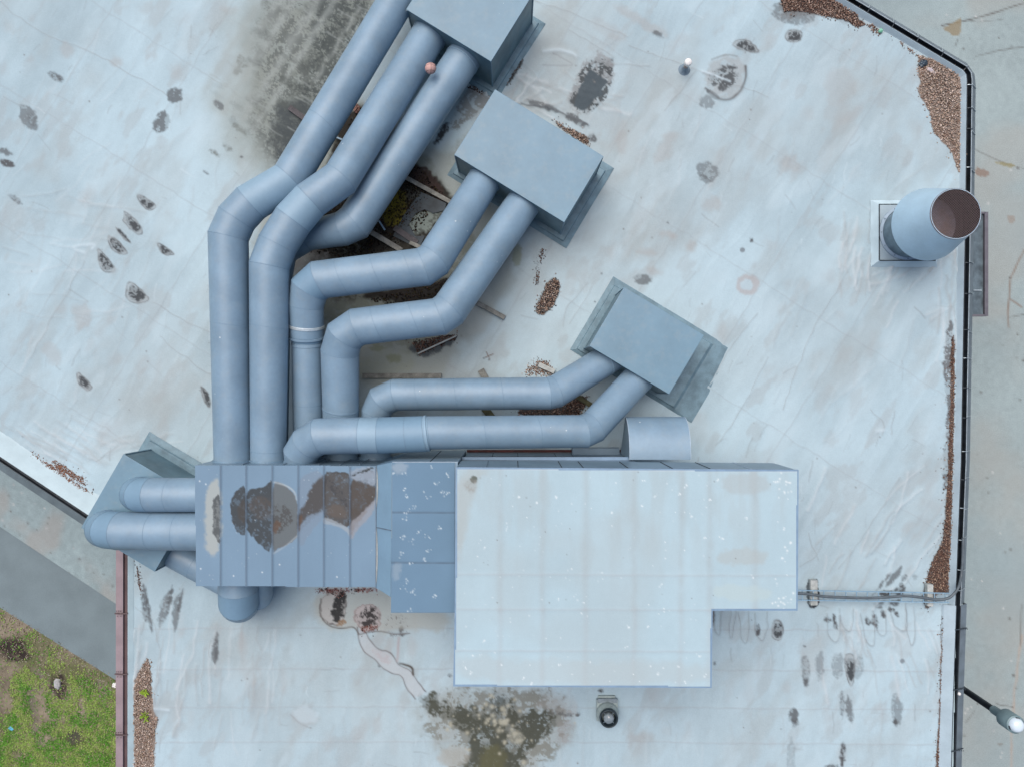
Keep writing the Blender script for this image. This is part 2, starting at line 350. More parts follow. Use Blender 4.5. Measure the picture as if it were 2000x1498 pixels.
# lap seams
for k in range(-6, 20):                                        # long seams along the strips
    c0 = 97*k; a = [(c0*.85+t*DA[0], c0*.53+t*DA[1]) for t in (-1400, 1500)]
    a = [(c0*.85+t*DA[0]+0, c0*.53+t*DA[1]) for t in range(-1400, 1500, 100)]
    a = [p for p in a if p[1] < 1130]
    if len(a) > 1 and k % 2 == 0: rc.line(a, 1.4, (.33, .36, .38), .32, 1.5, .003)
for k in range(-4, 9):                                         # cross seams
    c0 = -230*k+90; a = [(c0*DA[0]+t*.85, c0*DA[1]+t*.53) for t in range(-300, 2300, 100)]
    a = [p for p in a if p[1] < 1130]
    if len(a) > 1: rc.line(a, 1.3, (.33, .36, .38), .28, 2, .003)
for yy in (1227, 1307, 1381, 1449, 1524, 1600): rc.line([(250, yy), (900, yy-2), (1860, yy+4)], 1.4, (.36, .38, .40), .38, 1, .003)
for pts in ([(300, 592), (365, 632), (420, 655)], [(310, 655), (345, 690), (415, 735)], [(0, 5), (90, 70), (180, 100), (330, 190)], [(60, 700), (110, 610), (165, 510)],
            [(1040, 0), (1100, 20), (1230, 75)], [(1110, 60), (1200, 110)], [(1230, 90), (1330, 130), (1500, 190)], [(1300, 215), (1345, 160), (1360, 140)],
            [(1480, 610), (1445, 650), (1380, 760)], [(1655, 530), (1600, 620), (1555, 720), (1530, 800)], [(1150, 552), (1105, 600), (1098, 640)], [(1155, 560), (1140, 590), (1112, 635)],
            [(1270, 130), (1170, 120)], [(1400, 870), (1440, 810), (1500, 700)], [(1560, 1105), (1600, 1080), (1605, 1060)], [(1580, 1040), (1600, 1095)], [(1640, 1110), (1700, 1030), (1760, 930)],
            [(1700, 800), (1725, 820), (1722, 850)], [(1745, 800), (1740, 850)], [(260, 1180), (318, 1225), (300, 1400)]):
    rc.line(pts, 1.2, (.30, .32, .33), .45, 2.5, .005)
# folds of slack membrane: slight relief plus painted shade and highlight lines
def folds(n, x0, x1, y0, y1, ang, ln, jit, h, seed, dark=.3):
    r = random.Random(seed)
    for _ in range(n):
        x = r.uniform(x0, x1); y = r.uniform(y0, y1); a = R(ang+r.uniform(-jit, jit)); L_ = ln*r.uniform(.5, 1.3); b = R(r.uniform(-18, 18))
        p = [(x, y), (x+math.cos(a)*L_*.5, y+math.sin(a)*L_*.5), (x+math.cos(a)*L_*.5+math.cos(a+b)*L_*.5, y+math.sin(a)*L_*.5+math.sin(a+b)*L_*.5)]
        rc.line(p, r.uniform(1.6, 3.2), (.36, .37, .37) if r.random() < .6 else (.60, .64, .66), dark, 2, h*.8*r.uniform(.3, 1.2))
folds(26, 1000, 1180, 120, 230, 25, 70, 25, .016, 1); folds(22, 1570, 1830, 960, 1190, -58, 90, 12, .018, 2); folds(26, 1600, 1840, 1190, 1290, 70, 70, 14, .018, 3)
folds(16, 1700, 1830, 520, 640, -45, 60, 35, .014, 4); folds(16, 1835, 1868, 400, 640, 88, 120, 4, .012, 5); folds(20, 255, 420, 1160, 1330, 98, 110, 8, .018, 6)
folds(20, 920, 1060, 180, 300, -35, 80, 22, .018, 7); folds(24, 420, 560, 1150, 1400, 95, 80, 8, .010, 8, .2); folds(18, 0, 230, 380, 620, 8, 90, 10, .008, 9, .16)
folds(14, 190, 320, 860, 960, -18, 70, 12, .012, 10, .22); folds(22, 1640, 1700, 410, 520, 100, 60, 12, .016, 11); folds(30, 0, 160, 800, 900, 33, 90, 8, .010, 12, .2)
folds(40, 1100, 1840, 20, 900, -60, 90, 20, .006, 13, .13); folds(40, 0, 420, 0, 840, -62, 80, 25, .006, 14, .13); folds(30, 600, 1850, 1360, 1495, 90, 60, 8, .006, 15, .12)
r = random.Random(71)
for _ in range(420):  # fine folds, crease shade and highlights drawn in the colour
    x = r.uniform(0, 1860); y = r.uniform(0, 1498); low = y > 1190 and x > 255
    a = R((r.choice((90, 90, 90, 0)) if low else r.choice((-58, -58, 32, -75)))+r.gauss(0, 9 if low else 16)); L_ = r.uniform(8, 42)
    rc.line([(x, y), (x+math.cos(a)*L_*.5+r.uniform(-3, 3), y+math.sin(a)*L_*.5), (x+math.cos(a)*L_, y+math.sin(a)*L_)], r.uniform(.8, 1.6), (.27, .29, .30) if r.random() < .75 else (.56, .66, .70), r.uniform(.12, .42), 1.5, r.uniform(0, .004))
# soft tan and grey scuffs
r = random.Random(5)
for _ in range(150):
    x = r.uniform(0, 1850); y = r.uniform(0, 1130); rc.area(ell(x, y, r.uniform(6, 30), r.uniform(5, 14), -58+r.uniform(-25, 25)), (.38, .37, .36), r.uniform(.08, .28), 20, 10, 18)
for _ in range(80):
    x = r.uniform(260, 1850); y = r.uniform(1200, 1498); rc.area(ell(x, y, r.uniform(4, 12), r.uniform(10, 32), r.uniform(-6, 6)), (.40, .375, .36), r.uniform(.1, .26), 14, 5, 12)
for (x, y, a, b, an, st) in ((160, 616, 20, 25, 0, .5), (118, 606, 13, 9, 0, .3), (100, 690, 14, 26, -35, .42), (130, 97, 14, 14, 0, .45), (225, 118, 12, 9, 30, .5), (345, 135, 15, 14, 0, .35), (1250, 42, 60, 9, 30, .5), (1300, 290, 15, 36, 25, .45),
        (1215, 270, 9, 32, 5, .4), (1305, 461, 14, 6, 10, .7), (1349, 484, 11, 10, 0, .6), (1265, 495, 22, 6, 5, .5), (1275, 530, 16, 8, 20, .5), (1390, 400, 18, 14, 0, .45), (1540, 320, 22, 14, 20, .45), (1640, 170, 30, 40, 20, .3), (1590, 1300, 26, 60, 0, .2),
        (450, 20, 18, 7, 0, .35), (760, 1265, 9, 20, 0, .5), (1190, 60, 40, 12, 30, .3), (1250, 1440, 25, 8, 0, .4), (590, 1400, 22, 18, 20, .3)):
    rc.area(ell(x, y, a, b, an), (.37, .35, .335), st*.85, 14, 8, 14)
rc.area(ell(1460, 557, 23, 20), (.40, .35, .34), .6, 6, 2, 8); rc.area(ell(1458, 557, 13, 11), MEMB, .75, 5, 1, 6)
# biggest lichen and dirt fields
MOSS = (.30, .31, .27); DMOSS = (.14, .15, .135); BLK = (.055, .062, .065); OLV = (.115, .10, .035)
rc.area([(480, -40), (760, -60), (700, 80), (640, 230), (560, 340), (480, 330), (420, 270), (430, 140)], (.33, .36, .33), .6, 120, 34, 50)
rc.area([(560, -30), (740, -30), (680, 90), (620, 230), (540, 320), (480, 230), (520, 90)], MOSS, .75, 50, 24, 30, .6, 10, cut=.46)
rc.area([(640, -20), (745, -40), (690, 90), (640, 190), (590, 250), (530, 260), (560, 170), (600, 80)], DMOSS, .85, 20, 12, 16, .9, 6, cut=.5)
for (x, y, a, b, an, st) in ((665, 60, 42, 14, -35, .8), (640, 90, 24, 10, -60, .7), (590, 190, 34, 26, -55, .75), (560, 250, 30, 22, -50, .85), (600, 225, 28, 34, -55, .9), (550, 20, 12, 9, 30, .8), (535, 45, 13, 8, 20, .7), (523, 48, 14, 12, 60, .7),
        (475, 122, 14, 11, 20, .75), (464, 138, 8, 9, 0, .7), (573, 144, 6, 6, 0, .9), (552, 120, 14, 8, 40, .7), (612, 87, 5, 4, 0, .9), (520, 12, 16, 10, 40, .6), (610, 20, 20, 10, 40, .7), (510, 210, 18, 10, 30, .6), (470, 255, 18, 6, 35, .6), (445, 290, 14, 4, 35, .6), (420, 300, 11, 3, 35, .8)):
    rc.area(ell(x, y, a, b, an), DMOSS, st, 6, 5, 9, .55, 4, cut=.42)
rc.area([(548, 190), (600, 205), (612, 240), (570, 300), (535, 285), (538, 230)], (.085, .098, .10), .85, 14, 10, 16, .3, 6, cut=.3)
rc.area([(500, -60), (760, -60), (700, 80), (640, 230), (560, 350), (490, 330), (470, 200)], (.21, .235, .215), .62, 80, 30, 40)
rc.area([(540, -40), (740, -60), (700, 60), (640, 190), (560, 330), (500, 290), (500, 120)], (.10, .11, .105), .75, 60, 26, 26, .92, 3, cut=.5)
rc.area([(600, -20), (740, -40), (700, 60), (640, 190), (570, 330), (530, 310), (570, 200), (620, 90)], (.055, .065, .065), .8, 34, 20, 22, .85, 3.5, cut=.47)
rc.area([(540, 200), (610, 190), (600, 270), (560, 330), (520, 290)], (.06, .07, .075), .8, 22, 14, 14, .4, 4, cut=.42)
for x0, y0, ln, w_, st in ((668, -20, 330, 7, .5), (628, -10, 300, 9, .5), (585, -20, 290, 10, .55), (545, 0, 260, 12, .5), (700, 20, 200, 5, .4), (505, 10, 230, 10, .45)):
    rc.line([(x0-.53*t, y0+.85*t) for t in range(0, ln, 40)], w_, (.33, .36, .345), st, 3)
r = random.Random(61)
for _ in range(34):
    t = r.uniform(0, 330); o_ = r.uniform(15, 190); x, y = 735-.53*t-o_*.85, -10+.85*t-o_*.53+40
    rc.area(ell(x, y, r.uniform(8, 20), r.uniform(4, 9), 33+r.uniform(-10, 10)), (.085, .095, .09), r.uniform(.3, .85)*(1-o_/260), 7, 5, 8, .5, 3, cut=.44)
for _ in range(26):
    t = r.uniform(0, 330); o_ = r.uniform(5, 200); x, y = 735-.53*t-o_*.85, 30+.85*t-o_*.53
    rc.line([(x-16, y-10), (x+16, y+10)], 1.6, (.33, .36, .35), .35, 2, 0)
# the dirty hollow between the ducts
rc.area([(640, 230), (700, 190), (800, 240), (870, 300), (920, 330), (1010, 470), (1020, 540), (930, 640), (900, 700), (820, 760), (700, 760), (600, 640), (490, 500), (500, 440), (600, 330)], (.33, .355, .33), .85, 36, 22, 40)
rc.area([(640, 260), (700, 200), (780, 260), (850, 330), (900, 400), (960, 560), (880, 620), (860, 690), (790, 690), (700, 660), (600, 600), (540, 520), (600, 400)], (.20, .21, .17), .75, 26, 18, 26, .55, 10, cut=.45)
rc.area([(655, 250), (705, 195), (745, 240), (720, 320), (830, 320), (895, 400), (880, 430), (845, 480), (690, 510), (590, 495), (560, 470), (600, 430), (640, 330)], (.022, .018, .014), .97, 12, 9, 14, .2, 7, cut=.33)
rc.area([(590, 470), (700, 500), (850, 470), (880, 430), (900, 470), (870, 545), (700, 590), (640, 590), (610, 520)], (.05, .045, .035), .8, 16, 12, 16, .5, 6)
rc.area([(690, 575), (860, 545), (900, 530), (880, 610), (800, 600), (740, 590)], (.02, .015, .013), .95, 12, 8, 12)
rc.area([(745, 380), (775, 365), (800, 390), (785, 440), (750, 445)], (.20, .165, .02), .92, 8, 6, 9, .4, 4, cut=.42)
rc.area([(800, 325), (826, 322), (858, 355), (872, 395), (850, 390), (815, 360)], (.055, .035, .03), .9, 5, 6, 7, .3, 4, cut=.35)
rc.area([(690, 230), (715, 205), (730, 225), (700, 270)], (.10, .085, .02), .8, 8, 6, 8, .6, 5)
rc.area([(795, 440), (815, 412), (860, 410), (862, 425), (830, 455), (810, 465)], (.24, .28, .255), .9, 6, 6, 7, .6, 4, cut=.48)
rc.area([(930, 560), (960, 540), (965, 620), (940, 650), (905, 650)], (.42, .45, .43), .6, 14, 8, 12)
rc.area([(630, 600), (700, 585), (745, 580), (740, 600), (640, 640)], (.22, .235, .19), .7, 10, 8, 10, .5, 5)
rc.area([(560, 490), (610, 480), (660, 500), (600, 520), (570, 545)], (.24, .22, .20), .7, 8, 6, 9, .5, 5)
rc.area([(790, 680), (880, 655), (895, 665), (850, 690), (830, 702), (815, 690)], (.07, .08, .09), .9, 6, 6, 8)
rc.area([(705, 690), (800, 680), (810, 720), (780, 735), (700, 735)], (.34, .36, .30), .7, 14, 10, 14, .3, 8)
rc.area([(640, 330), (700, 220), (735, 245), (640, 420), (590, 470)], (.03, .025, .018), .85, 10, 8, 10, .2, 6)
rc.area([(870, 300), (905, 270), (960, 220), (990, 240), (930, 330), (880, 340)], (.25, .27, .24), .5, 20, 12, 14, .5, 6)
for (x, y, a, b) in ((735, 680, 18, 6), (770, 700, 14, 9), (1010, 500, 10, 22)): rc.area(ell(x, y, a, b, 0), (.22, .23, .13), .55, 6, 4, 6)
# granular tide-marked patches where water stands
LENS = [[(267, 376), (290, 388), (311, 404), (293, 415), (278, 405), (268, 390)], [(240, 408), (262, 425), (280, 447), (279, 458), (268, 461), (252, 447), (237, 432), (243, 425)],
        [(223, 440), (240, 455), (259, 478), (248, 473), (230, 456)], [(209, 458), (222, 463), (240, 480), (251, 497), (238, 500), (222, 493), (210, 474)], [(188, 483), (200, 492), (226, 522), (224, 533), (205, 534), (192, 522)],
        [(304, 471), (325, 483), (344, 497), (330, 502), (312, 496)], [(250, 548), (265, 555), (297, 585), (275, 594), (256, 594), (243, 575)], [(148, 724), (165, 735), (183, 757), (172, 766), (153, 752)], [(388, 745), (410, 770), (414, 800), (400, 790)],
        [(1425, 90), (1442, 75), (1462, 78), (1485, 98), (1480, 106), (1455, 102)], [(1540, 55), (1570, 60), (1565, 82), (1545, 85), (1530, 75)],
        [(1647, 1275), (1668, 1275), (1672, 1300), (1668, 1335), (1662, 1345), (1652, 1320)], [(1507, 1208), (1530, 1210), (1531, 1240), (1524, 1253), (1506, 1248)]]
for i, p in enumerate(LENS):
    rc.area(p, (.32, .33, .33), .62, 4, 2, 9, .35, 5, .75, (.12, .125, .13), 1.3)
    cx = sum(a for a, b in p)/len(p); cy = sum(b for a, b in p)/len(p)
    q = [(cx+(a-cx)*.72+1, cy+(b-cy)*.72) for a, b in p]
    rc.area(q, (.055, .06, .065), .95, 5, 3, 6, .6, 3.5, cut=.36 if i in (1, 3, 6, 7, 11) else .46)
rc.area([(1378, 140), (1400, 112), (1430, 108), (1456, 126), (1458, 160), (1430, 196), (1405, 190), (1372, 165)], (.34, .35, .35), .6, 10, 9, 12, .6, 5, cut=.45)
rc.area([(1405, 130), (1432, 125), (1436, 150), (1428, 175), (1408, 180), (1388, 160), (1390, 145)], (.07, .075, .08), .9, 8, 9, 7, .75, 4, cut=.44)
rc.line([(1456, 128), (1458, 150), (1450, 172), (1434, 190), (1415, 197), (1395, 188), (1378, 175)], 2.6, (.13, .13, .13), .8, 1.5, .01); rc.line([(1390, 118), (1415, 108), (1440, 112)], 1.6, (.2, .2, .2), .5, 1.5)
rc.line([(1372, 140), (1400, 150), (1425, 160)], 2.2, LG, .6, 1, .012); rc.area([(1378, 172), (1395, 180), (1410, 192), (1400, 196), (1382, 186)], (.10, .105, .11), .8, 4, 3, 6, .4)
for (x, y, a, b, an, st) in ((107, 150, 15, 7, 25, .7), (117, 154, 6, 5, 20, .6), (56, 228, 16, 26, -25, .6), (63, 235, 9, 14, -30, .4), (10, 297, 14, 7, 28, .7), (14, 320, 15, 7, 22, .9), (342, 186, 17, 15, 0, .75), (316, 239, 14, 22, 25, .75), (427, 205, 7, 12, -38, .65), (31, 390, 15, 5, 35, .65),
        (472, 307, 3, 2, 0, 1), (402, 338, 6, 2, 35, .7), (1285, 68, 11, 5, 25, .7), (1382, 200, 15, 13, 0, .5), (1382, 335, 19, 21, -50, .55), (1375, 350, 14, 6, 25, .5), (1255, 546, 18, 9, 5, .65), (1552, 25, 42, 22, 10, .55), (1190, 126, 8, 13, 15, .75), (1125, 235, 22, 8, 30, .8), (1157, 270, 8, 8, 30, .8), (1060, 208, 34, 5, 18, .7),
        (1574, 1308, 8, 30, -4, .5), (1573, 1332, 5, 8, 0, .8), (1601, 1300, 9, 28, 0, .45), (1636, 1300, 11, 27, 2, .4), (1678, 1300, 9, 24, 8, .3), (1550, 1396, 9, 14, 0, .8), (1552, 1410, 6, 9, 0, .6), (1645, 1375, 5, 26, 0, .6), (1659, 1385, 7, 28, -4, .65), (1751, 1385, 10, 30, 0, .5), (1748, 1410, 5, 8, -20, .9), (1645, 1475, 5, 24, 3, .9),
        (1625, 1496, 12, 5, 0, .7), (1545, 1480, 8, 40, 0, .25), (1480, 1228, 5, 12, -5, .95), (1393, 1206, 3, 16, 0, .8), (1630, 1214, 4, 15, -12, .95), (1616, 1210, 6, 4, 0, .9), (1695, 1212, 4, 8, -20, .9), (1709, 1212, 7, 15, -12, .85), (1725, 1199, 4, 8, -15, .9), (1752, 1199, 4, 5, -20, .9), (1741, 1190, 7, 4, 10, .9), (1718, 1186, 5, 3, 0, .7),
        (1728, 1158, 13, 5, -8, .9), (1758, 1152, 15, 9, -45, .85), (1745, 1128, 6, 26, 38, .7), (1722, 1140, 3, 26, 38, .7), (1750, 1176, 12, 5, -10, .8), (1718, 1178, 12, 4, -25, .6), (1765, 1128, 8, 4, -50, .7), (1788, 1126, 5, 5, 0, .4), (783, 1228, 6, 7, 0, 1), (785, 1239, 4, 4, 0, .9), (878, 1318, 5, 4, 20, .9), (1130, 1396, 5, 4, 0, 1), (1172, 1348, 5, 3, 10, .9),
        (283, 1178, 7, 34, -4, .75), (292, 1200, 4, 38, -8, .7), (320, 1190, 9, 34, 14, .6), (331, 1170, 4, 26, 12, .8), (344, 1195, 8, 36, 6, .6), (352, 1175, 4, 24, 10, .7), (421, 1268, 7, 30, 3, .7), (423, 1262, 3, 26, 3, .6), (1467, 470, 3, 3, 0, .9), (1304, 436, 2, 2, 0, .9), (1573, 1262, 3, 2, 0, .8), (1397, 1296, 3, 4, 0, .7), (740, 1300, 3, 2, 0, .7)):
    rc.area(ell(x, y, a, b, an, jit=.18), (.10, .105, .11), min(1, st*1.1), 5, 3.5, 7, .5, 4, cut=.38)
for (x, y, w_, h_, ln) in ((1402, 1215, 8, 30, 0), (1430, 1220, 5, 28, 0), (1453, 1225, 10, 32, 4), (1487, 1225, 12, 30, 0), (1628, 1228, 12, 28, 6), (1655, 1210, 13, 24, 4), (1692, 1232, 13, 32, 12), (1717, 1218, 13, 26, 8), (1752, 1205, 16, 30, 10), (1776, 1225, 8, 38, 6)):
    rc.line([(x-w_, y-h_), (x-w_+ln*.6, y+h_*.4), (x+ln, y+h_), (x+w_*.8+ln*.6, y+h_*.5), (x+w_, y-h_)], 1.3, (.22, .225, .23), .42, 2.2, .016)
# dark pool beside the second box and its scum line
PUD = [(1150, 132), (1175, 150), (1190, 160), (1172, 175), (1182, 187), (1160, 192), (1144, 220), (1117, 207), (1135, 170)]
rc.area([(1140, 112), (1170, 98), (1200, 112), (1196, 190), (1150, 228), (1108, 212), (1112, 180), (1130, 150)], (.28, .29, .295), .8, 8, 7, 9, .75, 5, cut=.5)
rc.area([(1145, 118), (1175, 110), (1200, 130), (1190, 190), (1150, 225), (1112, 210), (1120, 170)], BLK, .9, 3, 7, 8, .85, 4, cut=.58)
rc.area(PUD, (.075, .095, .108), .97, 3, 3, 8)
rc.line([(1080, 105), (1120, 125), (1118, 130), (1060, 128)], 1.5, (.25, .26, .27), .5); rc.line([(1020, 204), (1060, 208), (1105, 222), (1147, 246)], 2, (.12, .13, .14), .8, 2, .02)
rc.line([(1060, 100), (1100, 95), (1125, 110)], 3, LG, .5, 2, .02)
rc.area([(962, 190), (985, 150), (1000, 120), (1025, 105), (1022, 125), (1000, 160), (980, 175)], (.045, .045, .045), .95, 4, 4, 6, .2, 4, cut=.3)
rc.area([(915, 170), (940, 180), (965, 195), (940, 215), (900, 250), (885, 260), (880, 230)], (.22, .22, .21), .8, 8, 7, 7, .7, 5, cut=.45)
rc.area([(845, 275), (872, 235), (880, 245), (865, 275), (850, 285)], (.03, .02, .018), .9, 5, 5, 6, .3, 4, cut=.3)
# south edge of the unit: rust and black debris, then the drained channel
rc.area([(600, 1150), (765, 1150), (880, 1195), (880, 1230), (760, 1235), (620, 1225)], (.43, .44, .40), .7, 18, 12, 22)
rc.area([(625, 1165), (655, 1150), (680, 1150), (672, 1218), (650, 1222), (630, 1212), (624, 1190)], (.45, .44, .42), .9, 4, 4, 7, 0, 5, .9, (.09, .08, .075), 1.6)
rc.area([(652, 1165), (672, 1152), (677, 1172), (670, 1212), (650, 1214), (647, 1192)], (.035, .035, .035), .97, 6, 7, 6, .5, 4, cut=.38)
rc.area([(690, 1182), (742, 1176), (744, 1222), (732, 1230), (705, 1232), (692, 1215)], (.48, .43, .42), .9, 4, 4, 6, 0, 4, .6, (.12, .07, .06), 1.6)
rc.area([(700, 1192), (738, 1182), (742, 1215), (712, 1226), (700, 1212)], (.04, .035, .035), .95, 7, 8, 6, .8, 4, cut=.48)
rc.area([(700, 1226), (740, 1218), (735, 1232), (706, 1236)], (.20, .075, .055), .8, 3, 4, 4, .7, 3)
rc.area([(665, 1208), (678, 1212), (670, 1222), (655, 1222)], (.26, .13, .04), .7, 3, 3, 4, .4, 3)
rc.area([(612, 1148), (735, 1148), (735, 1156), (620, 1157)], (.24, .08, .07), .85, 3, 6, 4, .8, 3, cut=.5)
rc.area([(755, 1200), (800, 1205), (795, 1238), (770, 1245), (745, 1228)], (.12, .10, .10), .7, 8, 6, 4, .92, 3, cut=.6)
CHL = [(698, 1225), (702, 1255), (710, 1275), (730, 1285), (750, 1305), (768, 1315), (785, 1318), (795, 1345), (812, 1365)]
CHR = [(715, 1238), (725, 1255), (740, 1268), (762, 1270), (771, 1290), (780, 1300), (803, 1306), (812, 1328), (834, 1350)]
rc.area(CHL+CHR[::-1], (.47, .50, .52), .7, 4, 2, 8); rc.area([(720, 1260), (760, 1275), (765, 1300), (740, 1290)], (.44, .38, .39), .5, 5, 4, 5, .6, 4)
rc.line(CHL, 1.4, (.17, .16, .16), .8, 1.6, .006); rc.line(CHR, 1.4, (.17, .16, .16), .8, 1.6, .006); rc.line([(700, 1238), (740, 1230), (775, 1240), (800, 1236)], 1.6, (.16, .15, .15), .75)
rc.line([(628, 1170), (622, 1198), (640, 1222), (670, 1228), (690, 1222), (700, 1236)], 1.6, (.13, .12, .11), .9, .8); rc.line([(780, 1245), (776, 1290)], 3, (.40, .33, .33), .6, .6)
rc.line([(780, 1296), (806, 1300), (808, 1316)], 2.4, (.10, .09, .08), .9)
# the large algae field at the foot of the picture
BM = [(820, 1352), (900, 1344), (1000, 1344), (1090, 1348), (1105, 1385), (1122, 1430), (1095, 1452), (1060, 1500), (1010, 1560), (900, 1570), (870, 1470), (815, 1410)]
rc.area(BM, (.30, .305, .275), .6, 44, 26, 26, .3, 8)
rc.area(ell(595, 1395, 24, 15, 20), (.50, .60, .65), .5, 10, 6, 12); rc.line([(568, 1395), (585, 1412), (608, 1422)], 1.6, (.3, .32, .33), .5); rc.area(BM, (.20, .20, .17), .8, 16, 22, 20, .9, 7, cut=.52)
for p, st in (([(828, 1362), (850, 1348), (862, 1372), (960, 1388), (1000, 1362), (1010, 1400), (1040, 1390), (1075, 1378), (1098, 1392), (1070, 1432), (1040, 1458), (1010, 1500), (1000, 1570), (905, 1570), (905, 1470), (925, 1440), (900, 1428), (860, 1405), (835, 1385)], .92),
              ([(880, 1385), (950, 1395), (1000, 1420), (990, 1450), (930, 1435), (890, 1412)], .6), ([(915, 1450), (985, 1440), (1000, 1500), (990, 1570), (905, 1570)], .9), ([(812, 1360), (845, 1350), (856, 1372), (832, 1384)], .9)):
    rc.area(p, (.075, .078, .06), min(1, st*1.05), 10, 16, 13, .6, 5, cut=.45)
rc.area([(940, 1450), (990, 1460), (985, 1570), (920, 1570)], (.12, .115, .06), .7, 18, 12, 18); rc.area([(955, 1350), (985, 1348), (990, 1400), (960, 1410)], (.045, .05, .04), .7, 10, 8, 8, .7, 5)
r = random.Random(9)
for _ in range(70):
    x = r.gauss(975, 42); y = r.gauss(1415, 34); rc.fleck(x, y, r.uniform(1.5, 5), (.44, .42, .33), .6)
rc.area(ell(1008, 1440, 16, 12), (.40, .39, .32), .8, 8, 4, 8, .4, 5); rc.area(ell(886, 1478, 30, 20), (.36, .35, .31), .6, 12, 6, 10)
rc.area([(1040, 1370), (1105, 1345), (1140, 1395), (1090, 1402)], (.33, .31, .29), .6, 16, 10, 14, .5, 8)
rc.area([(1060, 1392), (1100, 1388), (1130, 1400), (1100, 1400)], (.10, .10, .10), .7, 6, 6, 6, .7, 4); rc.area(ell(1105, 1430, 18, 28), (.30, .28, .27), .5, 14, 8, 12, .6, 5)
# dirt against the kerbs on the right
rc.area([(1850, 630), (1862, 625), (1858, 760), (1853, 950), (1840, 960), (1850, 800), (1840, 700)], (.14, .145, .15), .9, 4, 5, 10, .7, 4, cut=.48)
rc.area([(1577, 1132), (1596, 1130), (1597, 1136), (1600, 1165), (1600, 1186), (1580, 1188), (1575, 1160)], (.04, .04, .045), .95, 3, 4, 5, .2, 4)
rc.area([(1590, 1165), (1602, 1168), (1598, 1178)], (.20, .10, .09), .7, 2, 2, 4)
for x, y, rr in ((1450, 489, 5), (1762, 1290, 4.6)): rc.area(ell(x, y, rr, rr, jit=0), (.22, .255, .28), .95, 2, 0)
rc.area([(1515, -10), (1640, -10), (1700, 50), (1640, 35), (1590, 30), (1545, 45)], (.13, .11, .10), .7, 18, 12, 14, .5, 5)
for x, y in ((1175, 535), (945, 700), (955, 703), (1162, 590), (1130, 1020)): rc.fleck(x, y, 1.6, DK, .8)
rc.line([(950, 688), (957, 703)], 1.1, (.16, .11, .09), .9, .2); rc.line([(948, 699), (963, 692)], 1.1, (.16, .11, .09), .9, .2)
r = random.Random(19)
for _ in range(120):
    x = r.uniform(0, 1850); y = r.uniform(0, 1498); rc.fleck(x, y, r.uniform(.8, 1.7), (.2, .19, .18), r.uniform(.4, .9))
# white edges of crinkled sheet
for pts in ([(180, 485), (188, 477), (150, 480), (142, 488), (165, 495)], [(1725, 840), (1712, 842)], [(280, 1380), (330, 1385)], [(1700, 410), (1712, 404)]):
    rc.line(pts, 3, LG, .6, 1, .012)
G_CORNER = [(1792, 108), (1830, 118), (1862, 128), (1880, 140), (1884, 160), (1880, 300), (1874, 345), (1866, 322), (1855, 290), (1822, 262), (1818, 230), (1805, 200), (1790, 180), (1798, 165), (1793, 140)]
G_TOP = [(1522, -12), (1640, -12), (1680, 25), (1675, 35), (1692, 48), (1672, 55), (1658, 42), (1625, 35), (1605, 32), (1560, 22), (1530, 25)]
G_SW = [(288, 1280), (294, 1300), (297, 1360), (305, 1400), (309, 1405), (302, 1430), (302, 1530), (262, 1530), (261, 1340), (270, 1310), (283, 1293)]
B_E = [(1858, 660), (1864, 655), (1864, 760), (1860, 960), (1857, 1060), (1853, 1120), (1852, 1158), (1830, 1158), (1818, 1180), (1810, 1193), (1803, 1165), (1812, 1125), (1822, 1090), (1840, 1060), (1846, 1010), (1850, 940), (1854, 830)]
B_SE = [(1839, 1208), (1845, 1225), (1844, 1300), (1838, 1390), (1835, 1450), (1836, 1530), (1826, 1530), (1830, 1430), (1834, 1380), (1836, 1300)]
G_OVAL = [(1082, 543), (1094, 546), (1092, 575), (1078, 600), (1065, 614), (1048, 614), (1045, 600), (1060, 575), (1066, 552)]
G_BOX = [(1080, 236), (1100, 246), (1128, 258), (1150, 268), (1150, 284), (1130, 276), (1095, 250)]
G_SIX = [(1010, 800), (1050, 795), (1095, 797), (1125, 772), (1150, 775), (1135, 812), (1010, 812)]
for p_, c_ in ((G_CORNER, (.22, .16, .125)), (G_TOP, (.09, .06, .05)), (G_SW, (.24, .175, .135)), (B_E, (.10, .065, .05)), (B_SE, (.11, .07, .055)), (G_OVAL, (.06, .045, .04)), (G_BOX, (.12, .08, .06)), (G_SIX, (.05, .035, .03))):
    rc.area(p_, c_, .92, 3, 3, 8)
# ridge strips left and right of the tray support
ROOFPOLY = [(-420, 613), (236, 1037), (250, 1060), (250, 1960), (1850, 1960), (1862, 1498), (1868, 1180), (1876, 900), (1886, 375), (1888, 146), (1872, 134), (1650, 2), (840, -480), (-420, -480)]
bld = empty('flat_roofed_building', (0, 0, 0))
tag(bld, 'flat roofed building under all the ductwork, pale stained membrane roof with gutters round its edge', 'building')
roof = rc.build('roof', 0.0, M['membrane'], bld, clip=ROOFPOLY)
del X, Y

